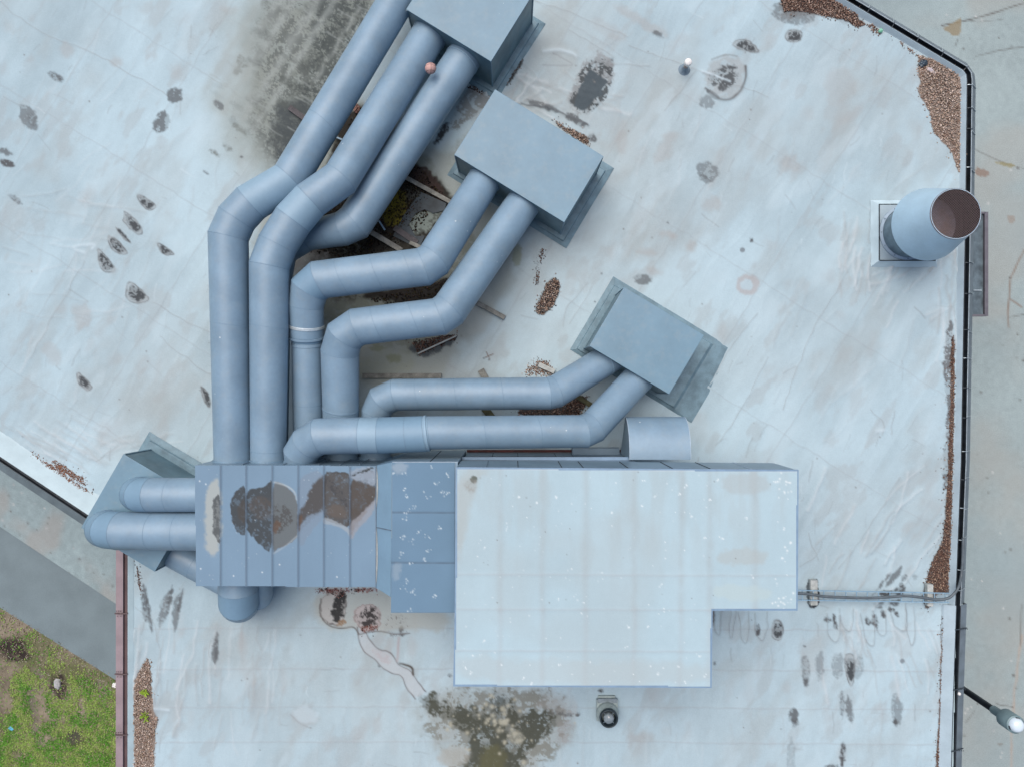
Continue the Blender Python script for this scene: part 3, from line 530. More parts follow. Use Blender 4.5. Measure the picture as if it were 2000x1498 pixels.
# ---- edge strips, gutters, walls: profiles swept along the roof edge
def sweep(path, prof, closed=False):
    """path: list of Vector (xy used); prof: list of (offset to the outside, z). outside = right-hand side of travel"""
    vs = []; n = len(path); m = len(prof)
    for i, p in enumerate(path):
        a = (path[i]-path[i-1]).normalized() if i > 0 else None; b = (path[i+1]-path[i]).normalized() if i < n-1 else None
        na = Vector((a.y, -a.x, 0)) if a else None; nb = Vector((b.y, -b.x, 0)) if b else None
        if na is None: nn = nb
        elif nb is None: nn = na
        else: nn = (na+nb); nn = nn/(nn.length_squared/2)
        for (o, z) in prof: vs.append((p.x+nn.x*o, p.y+nn.y*o, z))
    fs = []
    for i in range(n-1):
        for k in range(m-1): fs.append([i*m+k, (i+1)*m+k, (i+1)*m+k+1, i*m+k+1])
    return vs, fs
K = CZ/F
def path0(pts): return [Vector(((x-1000)*K, -(y-749)*K, 0)) for x, y in pts]
# travel so that outside is on the right: NE/E edge runs from the north to the south -> right-hand side is WEST, so go the other way
E_LIP = path0([(1862, 1500), (1857, 1960)][::-1]+[(1864.5, 1400), (1872, 1180)])
E_LIP2 = path0([(1872, 1180), (1883, 900), (1892, 375), (1894.5, 160), (1893, 146), (1884, 133), (1682, 12), (870, -470)])
# travelling north on the east side: right-hand = east = outside
def gut(name, path, w, face, fz, fo, m_out, parent):
    g = MB()
    g.add(*sweep(path, [(-w-.02, .10), (-w, .10), (-w, -.06), (-.01, -.06), (0, .07), (.015, .075), (.02, .06)]))
    o = g.build(name, M['gutter_in'], parent)
    h = MB().add(*sweep(path, [(.0205, .062), (.03, .03), (fo, fz), (fo, fz-.15)])); h.build('outer_face', m_out, o)
    return o
# upper east: narrow black trough with a bright lip and a lower grey ledge
g1 = gut('gutter', E_LIP2, .125, None, -.22, .28, M['gutter_out'], bld)
MB().add(*sweep(E_LIP2, [(-.012, .078), (-.006, .088), (.004, .088), (.008, .078)])).build('lip', M['strap_light'], g1)
g2 = gut('gutter', E_LIP, .10, None, -.08, .25, M['gutter_out'], bld)
for path, w, up_ in ((E_LIP2, .125, .10), (E_LIP, .10, .26)):
    MB().add(*sweep(path, [(-w-up_-.03, -.012), (-w-up_, .02), (-w-.03, .105), (-w-.019, .102)])).build('edge_upturn', M['upturn'], bld)
# SW edge (grey gutter, brown straps) and W edge (brown coping)
SW = path0([(238, 1045), (172, 1003), (0, 889), (-420, 611)])
# travelling NW along SW edge: right-hand side = north-east = inside, so mirror by reversing
SWr = SW[::-1]
g3 = MB().add(*sweep(SWr, [(-.02, .08), (0, .08), (0, -.03), (.085, -.03), (.09, .05), (.10, .052)])).build('gutter', M['gutter_in'], bld)
MB().add(*sweep(SWr, [(.101, .05), (.105, .035), (.29, .0), (.30, -.2)])).build('outer_face', M['gutter_grey'], g3)
MB().add(*sweep(SWr, [(-.55, -.015), (-.45, .012), (-.2, .05), (-.02, .085)])).build('edge_upturn', M['upturn_shiny'], bld)
WS = path0([(252, 1050), (251, 1960)])      # travelling south on the west side: right-hand = west = outside
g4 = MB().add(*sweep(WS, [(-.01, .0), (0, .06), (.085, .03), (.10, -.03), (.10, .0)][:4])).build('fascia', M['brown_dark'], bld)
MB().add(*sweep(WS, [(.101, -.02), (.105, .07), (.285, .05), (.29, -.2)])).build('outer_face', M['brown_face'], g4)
MB().add(*sweep(WS, [(-.15, -.012), (-.11, .02), (-.02, .075), (-.008, .07)])).build('edge_upturn', M['upturn_shiny'], bld)
# brackets, each one on its gutter
def along(path, s):
    for a, b in zip(path, path[1:]):
        L_ = (b-a).length
        if s <= L_: return a.lerp(b, s/L_), (b-a).normalized()
        s -= L_
    return path[-1], (path[-1]-path[-2]).normalized()
def bracket(par, path, s, o0, o1, z0, z1, m_, w=.02, screws=()):
    p, t = along(path, s); n = Vector((t.y, -t.x, 0))
    b = MB().bar(p+n*o0+Vector((0, 0, z0)), p+n*((o0+o1)/2-.02)+Vector((0, 0, (z0+z1)/2+.02)), w, .02).bar(p+n*((o0+o1)/2-.021)+Vector((0, 0, (z0+z1)/2+.021)), p+n*o1+Vector((0, 0, z1)), w, .018)
    for (q, s2) in screws:
        c = p+n*q+t*s2; b.lathe((c.x, c.y, max(z0, z1)+.012), [(.012, 0), (.010, .012), (.002, .014)], 8, cap_top=True)
    o = b.build('bracket', m_, par); return o
for y in (20, 95, 170, 215, 255, 330, 445, 515, 575, 645, 700, 757, 815, 880, 935, 990, 1052, 1110, 1150):
    s = (1180-y)*K if y > 150 else None
    if s is None: continue
    bracket(g1, E_LIP2, s, -.13, .01, .11, .10, M['strap_dark' if (y//5) % 2 else 'strap_light'], .012); bracket(g1, E_LIP2, s+.04*((y % 3)-1), .0, .26, .09, -.18, M['strap_light'], .012)
tot = sum((b-a).length for a, b in zip(E_LIP2, E_LIP2[1:])); s = (1180-140)*K+.1
while s < tot-1: bracket(g1, E_LIP2, s, -.14, .01, .11, .10, M['strap_dark'], .012); bracket(g1, E_LIP2, s+.02, .0, .26, .09, -.18, M['strap_light'], .02); s += .68
pt = sum((b-a).length for a, b in zip(E_LIP, E_LIP[1:]))
for y in (1226, 1343, 1462, 1580, 1700, 1820): bracket(g2, E_LIP, pt-(y-1180)*K, -.13, .25, .125, -.04, M['strap_dark'], .02, ((.05, .03), (.10, .03), (.14, .03)))
for s in (.9, 2.3, 3.55, 4.85, 5.98): bracket(g3, SWr, s, -.03, .27, .10, .0, M['strap_brown'], .03, ((.16, .05), (.16, -.05), (.22, .05), (.22, -.05)))
for y in (1195, 1313, 1431, 1549, 1667, 1785): bracket(g4, WS, (y-1050)*K, -.02, .29, .085, .085, M['strap_brown'], .03, ((.14, -.06), (.19, -.06), (.24, -.06), (.14, .06), (.22, .06)))
# outer walls down to the ground
wallp = path0([(244, 1960), (244, 1062), (228, 1040), (-420, 620)][::-1])
MB().add(*sweep(wallp, [(.02, -.04), (.02, GZ)])).build('wall', M['brick'], bld)
wallp = path0([(1850, 1960), (1868, 1180), (1889, 375), (1889, 140), (1680, 14), (860, -470)])
MB().add(*sweep(wallp, [(.02, -.07), (.02, GZ)])).build('wall', M['brick'], bld)

# ================================================================== GROUND
def plane(name, pts, z, m_, kind='structure'):
    o = mesh(name, [(x, y, z) for x, y in pts], [list(range(len(pts)))], m_); tag(o, kind=kind); return o
plane('ground', [(-600, -600), (600, -600), (600, 600), (-600, 600)], GZ-.02, M['ground'])
def Pz(px, py, z): v = P(px, py, z); return (v.x, v.y)
KC = (CZ-GZ)/F
# right-hand concrete, with its cracks and patches
CONC = (.33, .395, .40)
cc = Canvas(spaced(1300, 2700, 1630, 2010, 3, 35), spaced(-700, 2100, -12, 1512, 3, 35), CONC)
X, Y = cc.X, cc.Y
cc.mul(al, 1+(fbm(X, Y, 130, 201, 4)-.5)*.28+(fbm(X, Y, 7, 207, 3)-.5)*.22)
cc.mix(al, ss(.45, .75, fbm(X, Y, 150, 211, 4))*.55, (.37, .375, .35)); cc.mix(al, ss(.5, .8, fbm(X, Y, 220, 215, 3))*.4, (.28, .35, .37))
CR = (.09, .075, .065)
for pts, w_, st, c_ in (([(1840, 52), (1885, 42), (1925, 30), (2010, 5)], 1.6, .8, CR), ([(1885, 40), (1910, 45), (1960, 38)], 1.2, .4, CR), ([(1872, 75), (1866, 90)], 1.2, .6, CR), ([(1905, 110), (1960, 98), (2020, 90)], 1.5, .45, CR), ([(2000, 490), (1985, 520), (1972, 545), (1973, 575), (1968, 610), (1970, 640)], 2, .8, (.24, .185, .15)),
                         ([(1972, 585), (1995, 600)], 2, .7, (.24, .185, .15)), ([(1970, 620), (2000, 615)], 1.2, .5, CR), ([(1900, 290), (1960, 320), (2000, 330)], 1.3, .5, CR), ([(1995, 1240), (1988, 1300), (1978, 1380), (1976, 1498)], 2.6, .6, (.42, .34, .28)), ([(1995, 1180), (1992, 1260)], 1.3, .5, CR), ([(1945, 1372), (1960, 1378), (1978, 1380)], 1.2, .6, CR), ([(1885, 1410), (1905, 1385)], 1.2, .4, CR)):
    cc.line(pts, w_, c_, st, 1)
cc.area([(1840, 55), (1860, 48), (1880, 30), (1876, 70), (1862, 72), (1845, 58)], (.27, .215, .13), .8, 3, 3, 6); cc.area([(1943, 315), (1985, 322), (1975, 328), (1945, 322)], (.27, .23, .10), .7, 3, 3, 5); cc.area([(1905, 325), (1932, 335), (1930, 347), (1905, 343)], (.25, .17, .13), .75, 3, 3, 5)
cc.area([(1970, 418), (1985, 425), (1978, 440), (1966, 430)], (.28, .2, .15), .5, 3, 3, 5); cc.area(ell(1953, 1453, 6, 2), (.2, .17, .15), .7, 2, 1, 5)
r = random.Random(3)
for _ in range(160): cc.fleck(r.uniform(1640, 2000), r.uniform(0, 1498), r.uniform(1.2, 2.6), (.12, .11, .10) if r.random() < .6 else (.55, .56, .55), r.uniform(.4, .9))
tag(cc.build('concrete_paving', GZ, M['paving']), kind='structure')
# left-hand concrete strip
lc = Canvas(spaced(-900, 560, -12, 300, 3, 30), spaced(500, 2200, 830, 1512, 3, 30), (.31, .385, .40))
X, Y = lc.X, lc.Y
lc.mul(al, 1+(fbm(X, Y, 90, 301, 4)-.5)*.3+(fbm(X, Y, 7, 307, 3)-.5)*.30); lc.mix(al, ss(.5, .8, fbm(X, Y, 70, 311, 3))*.6, (.35, .33, .31))
r = random.Random(4)
for _ in range(160): lc.fleck(r.uniform(0, 280), r.uniform(900, 1300), r.uniform(1.2, 2.4), (.14, .14, .14) if r.random() < .6 else (.5, .5, .5), r.uniform(.3, .8))
E1 = [(-900, 440), (-900, 900)]
def yA(x): return 1028+(x)*.665      # concrete / asphalt line
def yB(x): return 1182+(x)*.625      # asphalt / grass line
lc_o = lc.build('concrete_path', GZ, M['paving'], clip=[(-900, 400), (700, 400), (700, yA(700)+40), (-900, yA(-900)+40)]); tag(lc_o, kind='structure')
plane('asphalt_road', [Pz(-900, yA(-900), GZ), Pz(-900, yB(-900)+4, GZ), Pz(900, yB(900)+4, GZ), Pz(900, yA(900), GZ)], GZ+.004, M['asphalt'])
# grass verge: soil sheet and blades
gc = Canvas(spaced(-900, 500, -12, 260, 3, 30), spaced(600, 2300, 1170, 1512, 3, 30), (.24, .20, .15))
X, Y = gc.X, gc.Y
gc.mul(al, 1+(fbm(X, Y, 40, 401, 4)-.5)*.7+(fbm(X, Y, 6, 403, 3)-.5)*.7)
gc.mix(al, ss(.35, .6, fbm(X, Y, 60, 405, 3)+(Y-1400)/900.)*.6, (.07, .105, .02))
for p, c_, st in ((ell(28, 1268, 34, 22, 20), (.035, .026, .026), .95), (ell(118, 1340, 17, 26), (.04, .028, .03), .95), (ell(145, 1440, 14, 18), (.06, .055, .055), .7), (ell(70, 1330, 16, 24), (.17, .15, .12), .8), (ell(66, 1400, 8, 60, -8), (.16, .14, .12), .7), (ell(195, 1370, 8, 40, -5), (.19, .17, .14), .7)):
    gc.area(p, c_, st, 12, 10, 12, .3, 6, cut=.35)
tag(gc.build('verge_soil', GZ, M['paving'], clip=[(-900, yB(-900)-40), (700, yB(700)-40), (700, 2300), (-900, 2300)]), kind='structure')

def pieces(name, V, Fc, cols, m_, parent=None):
    """many small pieces in one mesh; cols per vertex"""
    me = bpy.data.meshes.new(name); me.vertices.add(len(V)); me.vertices.foreach_set('co', V.astype(np.float32).ravel())
    k = Fc.shape[1]; me.loops.add(Fc.size); me.loops.foreach_set('vertex_index', Fc.ravel().astype(np.int32)); me.polygons.add(len(Fc))
    me.polygons.foreach_set('loop_start', np.arange(0, Fc.size, k, dtype=np.int32)); me.polygons.foreach_set('loop_total', np.full(len(Fc), k, np.int32)); me.update(calc_edges=True)
    a = me.color_attributes.new('paint', 'FLOAT_COLOR', 'POINT'); c4 = np.ones((len(V), 4), np.float32); c4[:, :3] = cols; a.data.foreach_set('color', c4.ravel())
    me.materials.append(m_); return link(bpy.data.objects.new(name, me), parent)
def in_poly(px, py, pts): return sdf(px, py, pts) < 0
def blades(name, label, px, py, z, ln, wd, cols, lift=.6, fold=.3):
    n = len(px); k = (CZ-z)/F; x = (px-1000)*k; y = -(py-749)*k
    a = RNG.uniform(0, 2*np.pi, n); ln = ln*RNG.uniform(.5, 1.4, n); wd = wd*RNG.uniform(.6, 1.4, n); el = RNG.uniform(.1, lift, n)
    dx, dy = np.cos(a), np.sin(a); nx, ny = -dy, dx; V = np.zeros((n, 4, 3))
    V[:, 0] = np.stack([x, y, np.full(n, z)+.002], 1); mid = .5
    V[:, 1] = np.stack([x+dx*ln*mid+nx*wd/2, y+dy*ln*mid+ny*wd/2, z+ln*el*.7+.004], 1)
    V[:, 2] = np.stack([x+dx*ln, y+dy*ln, z+ln*el*(1-fold)+.003], 1)
    V[:, 3] = np.stack([x+dx*ln*mid-nx*wd/2, y+dy*ln*mid-ny*wd/2, z+ln*el*.7+.004], 1)
    c = np.repeat(cols[:, None, :], 4, 1); i = np.arange(n*4).reshape(n, 4)
    o = pieces(name, V.reshape(-1, 3), i, c.reshape(-1, 3), M['stone']); return o
def colmix(n, cs, var=.2):
    cs = np.array(cs); c = cs[RNG.integers(0, len(cs), n)]; return np.clip(c*RNG.uniform(1-var, 1+var, (n, 1)), 0, 1)
N_ = 150000; gx = RNG.uniform(-140, 290, N_); gy = RNG.uniform(1090, 1660, N_)
dens = ss(.36, .55, fbm(gx, gy, 36, 405, 4)+(gy-1380)/900.+ss(150, 230, gx)*.08)*(.2+.8*ss(5, 95, gy-yB(gx)))
for (ex, ey, ea, eb) in ((28, 1268, 40, 30), (118, 1340, 22, 32), (145, 1440, 16, 20)): dens *= ss(.5, 1.2, np.hypot((gx-ex)/ea, (gy-ey)/eb))
keep = (gy > yB(gx)+3+6*RNG.random(N_)) & (RNG.random(N_) < dens*.95+.05); gx, gy = gx[keep], gy[keep]; n = len(gx)
hue = np.clip(ss(.38, .62, fbm(gx, gy, 26, 431, 3))+RNG.normal(0, .25, n), 0, 1)[:, None]
gcol = (np.array([.095, .26, .035])*(1-hue)+np.array([.28, .38, .10])*hue)*RNG.uniform(.6, 1.35, (n, 1))
gcol[RNG.random(n) < .16] = (.30, .27, .16)
tag(blades('grass', '', gx, gy, GZ, .062, .026, gcol, .7), 'patchy bright green grass and weeds on the verge beside the asphalt', 'grass', kind='stuff')
N_ = 16000; gx = RNG.uniform(-140, 290, N_); gy = RNG.uniform(1090, 1660, N_); keep = (gy > yB(gx)) & (RNG.random(N_) < 1-ss(20, 160, gy-yB(gx))*.75); gx, gy = gx[keep], gy[keep]
tag(blades('dry_thatch', '', gx, gy, GZ, .07, .016, colmix(len(gx), [(.32, .27, .19), (.24, .19, .13), (.40, .36, .30), (.13, .10, .08)]), .35), 'dry straw and dead stalks along the asphalt side of the verge', 'dead grass', kind='stuff')

# ---- gravel and brown litter
def stones(name, label, cat, polys, size, cs, z=0., density=1.2, flat=.6, var=.3, layers=1, parent=None):
    PX = []; PY = []; ZZ = []
    for pts in polys:
        x0, x1 = min(p[0] for p in pts)-12, max(p[0] for p in pts)+4; y0, y1 = min(p[1] for p in pts)-8, max(p[1] for p in pts)+8
        spx = size*F/(CZ-z); n = int((x1-x0)*(y1-y0)/(spx*spx)*density)
        px = RNG.uniform(x0, x1, n); py = RNG.uniform(y0, y1, n); dd = sdf(px, py, pts)+(fbm(px, py, 10, 500, 2)-.5)*6; kk = dd < np.where(RNG.random(n) < .10, RNG.exponential(4.0, n), -.5)
        PX.append(px[kk]); PY.append(py[kk]); ZZ.append(np.clip(-dd[kk]/40., 0, 1)*.02*layers)
    px = np.concatenate(PX); py = np.concatenate(PY); zz = np.concatenate(ZZ); n = len(px); k = (CZ-z)/F
    c = np.stack([(px-1000)*k, -(py-749)*k, z+zz+RNG.uniform(.006, .018, n)], 1)
    base = np.array([(1, 0, 0), (0, 1, 0), (-1, 0, 0), (0, -1, 0), (.1, .1, 1), (0, 0, -1)], float)
    V = base[None]*RNG.uniform(.6, 1.3, (n, 6, 1)); s = size*.5*RNG.uniform(.6, 1.5, n); V[..., 2] *= flat; V[..., 1] *= RNG.uniform(.5, 1, (n, 1))
    a = RNG.uniform(0, 2*np.pi, n); t = RNG.uniform(-.5, .5, n); Vx = V[..., 0]*np.cos(t)[:, None]+V[..., 2]*np.sin(t)[:, None]; Vz = -V[..., 0]*np.sin(t)[:, None]+V[..., 2]*np.cos(t)[:, None]
    Wx = Vx*np.cos(a)[:, None]-V[..., 1]*np.sin(a)[:, None]; Wy = Vx*np.sin(a)[:, None]+V[..., 1]*np.cos(a)[:, None]
    V = np.stack([Wx, Wy, Vz], -1)*s[:, None, None]+c[:, None, :]
    fc = np.array([(0, 1, 4), (1, 2, 4), (2, 3, 4), (3, 0, 4), (1, 0, 5), (2, 1, 5), (3, 2, 5), (0, 3, 5)])
    Fc = (fc[None]+np.arange(n)[:, None, None]*6).reshape(-1, 3); cl = colmix(n, cs, var); cl = np.repeat(cl[:, None, :], 6, 1).reshape(-1, 3)
    o = pieces(name, V.reshape(-1, 3), Fc, cl, M['stone'], parent)
    if cat: tag(o, label, cat, kind='stuff')
    return o
def bed(name, pts, col, z=.012):
    """shallow heap of fines under the loose pieces"""
    pass
PINK = [(.52, .40, .33), (.42, .30, .24), (.62, .51, .44), (.27, .18, .14), (.40, .30, .22), (.20, .13, .10), (.46, .36, .30)]
BROWN = [(.20, .115, .085), (.14, .08, .06), (.26, .16, .12), (.10, .06, .05), (.19, .12, .10)]
DEB = [(.05, .032, .028), (.085, .05, .04), (.03, .02, .018), (.30, .20, .16), (.13, .08, .065)]
stones('gravel', 'large wedge of pinkish brown gravel filling the top right corner of the roof', 'gravel', [G_CORNER], .042, PINK, 0, 2.6)
stones('gravel', 'dark brown gravel and litter along the roof edge at the top of the photo', 'gravel', [G_TOP, [(1692, 48), (1703, 46), (1722, 62), (1718, 68), (1705, 62)], [(1745, 75), (1770, 92), (1792, 105), (1795, 115), (1775, 100)]], .034, BROWN+PINK[:2], 0, 2.8)
stones('gravel', 'long strip of pinkish gravel beside the brown metal roof edge at lower left', 'gravel', [G_SW], .038, PINK, 0, 2.8)
stones('leaf_litter', 'long brown strip of litter beside the right gutter, widening down to the cable tray', 'leaf litter', [B_E], .03, BROWN+[(.42, .30, .22)], 0, 3.2)
stones('leaf_litter', 'thin brown strip of litter beside the right gutter below the cable tray', 'leaf litter', [B_SE], .03, BROWN+[(.42, .30, .22)], 0, 3.2)
stones('leaf_litter', 'rust brown litter in two narrow wedges on the roof near the left gutter', 'leaf litter', [[(64, 885), (85, 898), (115, 912), (133, 930), (150, 940), (180, 962), (160, 960), (140, 948), (122, 930), (90, 912), (78, 902)], [(98, 898), (110, 897), (135, 915), (162, 932), (168, 948), (140, 935), (118, 915)]], .026, [(.26, .12, .075), (.20, .09, .055), (.32, .17, .11)], 0, 3.6)
stones('leaf_litter', 'thin sliver of rust brown litter beside the brown roof edge just below the left box', 'leaf litter', [[(267, 1100), (272, 1120), (277, 1156), (273, 1152), (268, 1125)]], .024, [(.20, .09, .06), (.14, .07, .05)], 0, 3.6)
stones('gravel', 'oval heap of dark pink gravel on the open roof between the second and third boxes', 'gravel', [[(1082, 543), (1094, 546), (1092, 575), (1078, 600), (1065, 614), (1048, 614), (1045, 600), (1060, 575), (1066, 552)]], .034, DEB+PINK, 0, 2.8)
stones('gravel', 'sliver of pinkish gravel along the upper right edge of the second box', 'gravel', [[(1080, 236), (1100, 246), (1128, 258), (1150, 268), (1150, 284), (1130, 276), (1095, 250)]], .032, PINK+DEB[:2], 0, 2.8)
stones('gravel', 'small heap of gravel behind the thinnest duct, with a short board lying on it', 'gravel', [[(1025, 722), (1045, 706), (1065, 704), (1085, 722), (1084, 735), (1024, 735)]], .034, PINK+BROWN, 0, 3)
stones('gravel', 'dark gravel in the gap between the two ducts of the lowest box', 'gravel', [[(1010, 800), (1050, 795), (1095, 797), (1125, 772), (1150, 775), (1135, 812), (1010, 812)]], .034, BROWN+DEB+PINK[:2], 0, 3)
stones('gravel', 'patch of dark gravel below the elbow of the fifth duct, with a pale stick across it', 'gravel', [[(800, 668), (870, 655), (896, 652), (890, 665), (818, 692)]], .034, DEB+BROWN, 0, 3)
stones('leaf_litter', 'wet black brown litter in the hollow between the ducts', 'leaf litter', [[(640, 330), (700, 205), (735, 245), (720, 300), (820, 325), (872, 390), (850, 400), (800, 470), (690, 510), (600, 490), (600, 430)], [(720, 585), (895, 540), (880, 600), (760, 600)]], .04, [(.03, .024, .018), (.02, .015, .013), (.05, .04, .015), (.07, .04, .03), (.018, .014, .014)], 0, .9)
stones('leaf_litter', 'dark litter caught against the corner of the top box', 'leaf litter', [[(962, 178), (985, 148), (1003, 122), (1022, 108), (1018, 130), (995, 160), (975, 176)], [(905, 170), (930, 168), (958, 190), (940, 186)]], .032, DEB, 0, 2.2)
stones('leaf_litter', 'rusty crumbs along the foot of the panelled plenum', 'leaf litter', [[(612, 1148), (735, 1148), (735, 1154), (620, 1156)], [(702, 1224), (742, 1218), (738, 1232), (706, 1235)], [(640, 1150), (680, 1150), (676, 1165), (650, 1168)]], .03, [(.25, .08, .07), (.06, .04, .04), (.35, .2, .17)], 0, .8)
tr = []
for i in range(14):
    t = i/13; x = 1061-13*t+random.uniform(-2, 2); y = 488+64*t; tr.append(ell(x, y, 2.2, 3.2, 0, 6))
stones('gravel', 'faint trail of single brown stones running down the roof beside the second box', 'gravel', tr, .028, BROWN, 0, 1.6)

# ================================================================== DUCTS
def duct(label, nodes, seams=(), cat='duct', mats=None, extra_rings=(), cap0=False, name='duct', group='round ducts linking the boxes to the plenum'):
    """nodes: (px, py, z, width px). mitred gores between nodes; seams = {segment: [fractions]}"""
    pts = [P(a, b, c) for a, b, c, w in nodes]; rad = [w/2*(CZ-c)/F for a, b, c, w in nodes]
    root = empty(name, tuple(pts[len(pts)//2]*1.0)); root.location.z = 0
    tag(root, label, cat, group)
    n = 48; rings = []
    t0 = (pts[1]-pts[0]).normalized(); u = Vector((0, 0, 1)); u = (u-t0*u.dot(t0)).normalized(); v = t0.cross(u)
    ring = [pts[0]+(u*math.cos(2*math.pi*k/n)+v*math.sin(2*math.pi*k/n))*rad[0] for k in range(n)]; rings.append(ring)
    for i in range(1, len(pts)):
        t = (pts[i]-pts[i-1]).normalized()
        if i < len(pts)-1: t2 = (pts[i+1]-pts[i]).normalized(); nn = (t+t2).normalized()
        else: nn = t
        new = []
        for k in range(n):
            d0 = rings[-1][k]-pts[i-1]; rr = d0-t*d0.dot(t); rr = rr.normalized()*rad[i]
            q = pts[i]+rr; q = q-t*((q-pts[i]).dot(nn)/t.dot(nn)); new.append(q)
        rings.append(new)
    long_ = [(pts[i+1]-pts[i]).length for i in range(len(pts)-1)]
    for i in range(len(pts)-1):
        lng = long_[i] > 1.0; mm = M['duct']
        if mats and i in mats: mm = M[mats[i]]
        subs = 2 if not lng else max(2, int(long_[i]/.5)); vs = []; fs = []
        for s_ in range(subs+1):
            f = s_/subs; vs += [rings[i][k].lerp(rings[i+1][k], f) for k in range(n)]
        for s_ in range(subs):
            for k in range(n): fs.append([s_*n+k, s_*n+(k+1) % n, (s_+1)*n+(k+1) % n, (s_+1)*n+k])
        mesh('straight_section' if lng else 'elbow_gore', vs, fs, mm, root, True)
    def ringband(i, f, w, g, m_):
        a, b = rings[i], rings[i+1]; c0 = pts[i].lerp(pts[i+1], f); t = (pts[i+1]-pts[i]).normalized(); vs = []; prof = ((-w, 0.001), (-w*.7, g), (w*.7, g), (w, .001))
        for o_, gg in prof:
            for k in range(n):
                q = a[k].lerp(b[k], f); e = (q-c0); e = (e-t*e.dot(t)).normalized(); vs.append(q+t*o_+e*gg)
        fs = [[j*n+k, j*n+(k+1) % n, (j+1)*n+(k+1) % n, (j+1)*n+k] for j in range(3) for k in range(n)]
        mesh('joint_ring', vs, fs, M[m_], root, False)
    for i in range(1, len(pts)-1): ringband(i, 0.0, .007, .0035, 'band')
    for i, f in seams: ringband(i, f, .006, .003, 'band')
    for (i, f, w, g, m_) in extra_rings: ringband(i, f, w, g, m_)
    return root, pts, rad
duct('first duct, outermost at the left, running up to the top edge of the photo', [(872, -160, .75, 66), (773, 0, .75, 69), (565, 351, 1.90, 70), (490, 397, 2.0, 74), (462, 427, 2.0, 75), (446, 463, 2.0, 75), (452, 700, 1.85, 75), (455, 905, 1.6, 70)][:1]+[(565, 351, 1.90, 70), (490, 397, 2.0, 74), (462, 427, 2.0, 75), (446, 463, 2.0, 75), (455, 905, 1.6, 70)],
     [(0, .8), (4, .38)], mats={1: 'duct2'})
duct('second duct from the left, with the pink ball resting against its upper end', [(852, 47, .75, 68), (665, 350, 1.90, 71), (606, 392, 2.0, 73), (572, 430, 2.0, 76), (542, 478, 2.0, 76), (526, 520, 2.0, 76), (524, 905, 1.6, 67)],
     [(5, .3), (5, .93)], mats={2: 'duct2'}, extra_rings=[(0, .08, .012, .012, 'duct2')])
duct('third duct, short one that dives under the second duct', [(918, 95, .75, 68), (737, 375, 1.30, 72), (692, 436, 1.30, 70), (668, 448, 1.30, 66), (600, 462, 1.15, 56), (550, 490, 1.0, 54), (538, 560, .9, 54), (530, 905, .9, 54)][:1]+[(692, 436, 1.30, 71), (668, 448, 1.30, 66), (600, 462, 1.15, 56), (552, 492, 1.0, 54), (540, 560, .9, 54), (534, 905, .9, 54)],
     [(2, .45)], extra_rings=[(0, .075, .012, .012, 'duct2')])
duct('fourth duct, upper one from the second box, held by a silver strap before it narrows', [(960, 330, .72, 64), (847, 509, 1.75, 72), (827, 522, 1.8, 74), (625, 547, 1.8, 74), (604, 565, 1.75, 72), (598, 597, 1.65, 67), (599, 655, 1.45, 66), (600, 668, 1.4, 59), (603, 905, .95, 57)],
     [(2, .14), (2, .45), (2, .78), (7, .5), (5, .62)], mats={3: 'duct3', 6: 'duct3'}, extra_rings=[(0, .13, .012, .012, 'duct2'), (5, .68, .035, .012, 'silver'), (6, .3, .03, .03, 'duct'), (7, .02, .03, .012, 'duct')])
duct('fifth duct, lower one from the second box, bending above the patch of dark gravel', [(1040, 372, .72, 67), (877, 606, 1.75, 73), (858, 619, 1.8, 73), (698, 639, 1.8, 73), (673, 656, 1.75, 73), (664, 687, 1.6, 74), (667, 905, .95, 66)],
     [(2, .3), (2, .75), (5, .52)], extra_rings=[(0, .10, .012, .012, 'duct2'), (5, .5, .02, .006, 'band')])
duct('sixth duct, thin upper one from the third box, bending down behind the seventh', [(1200, 694, .72, 58), (1085, 765, 1.2, 63), (1070, 768, 1.25, 63), (772, 771, 1.25, 62), (746, 782, 1.2, 60), (735, 805, 1.1, 58), (733, 905, .9, 58)],
     [(2, .3), (2, .6), (2, .85)], extra_rings=[(0, .17, .012, .012, 'duct2')])
duct('seventh duct, lower one from the third box, crossing over the others', [(1262, 722, .72, 60), (1158, 834, 1.6, 63), (1140, 842, 1.7, 64), (838, 845, 2.05, 65), (830, 847, 2.05, 70), (740, 850, 2.05, 71), (704, 850, 2.05, 71), (624, 852, 2.05, 71), (600, 866, 1.95, 69), (588, 884, 1.85, 66), (588, 906, 1.7, 62)],
     [(2, .3), (2, .65), (4, .4)], mats={3: 'duct2', 4: 'duct3', 5: 'duct2'}, extra_rings=[(0, .16, .012, .012, 'duct2'), (3, .5, .03, .015, 'duct2')])
duct('eighth duct, upper of the two on the left box, ending in an elbow into it', [(400, 966, 1.75, 66), (296, 966, 1.75, 67), (277, 966, 1.66, 67), (271, 964, 1.42, 66), (276, 961, 1.15, 64)], [(0, .62)], mats={1: 'duct3', 2: 'duct3', 3: 'duct3'})
duct('ninth duct, lower of the two on the left box, reaching farthest left', [(400, 1037, 1.75, 74), (234, 1036, 1.75, 73), (214, 1034, 1.66, 72), (207, 1032, 1.42, 71), (213, 1028, 1.15, 69)], [(0, .6), (0, .3)], mats={1: 'duct3', 2: 'duct3', 3: 'duct3'})
duct('low duct running from the left box to beneath the panelled plenum', [(300, 1055, .6, 60), (470, 1146, .6, 62), (496, 1160, .70, 62), (500, 1158, 1.0, 64), (496, 1100, 1.3, 62)], [(0, .5)], mats={1: 'duct3', 2: 'duct3'})
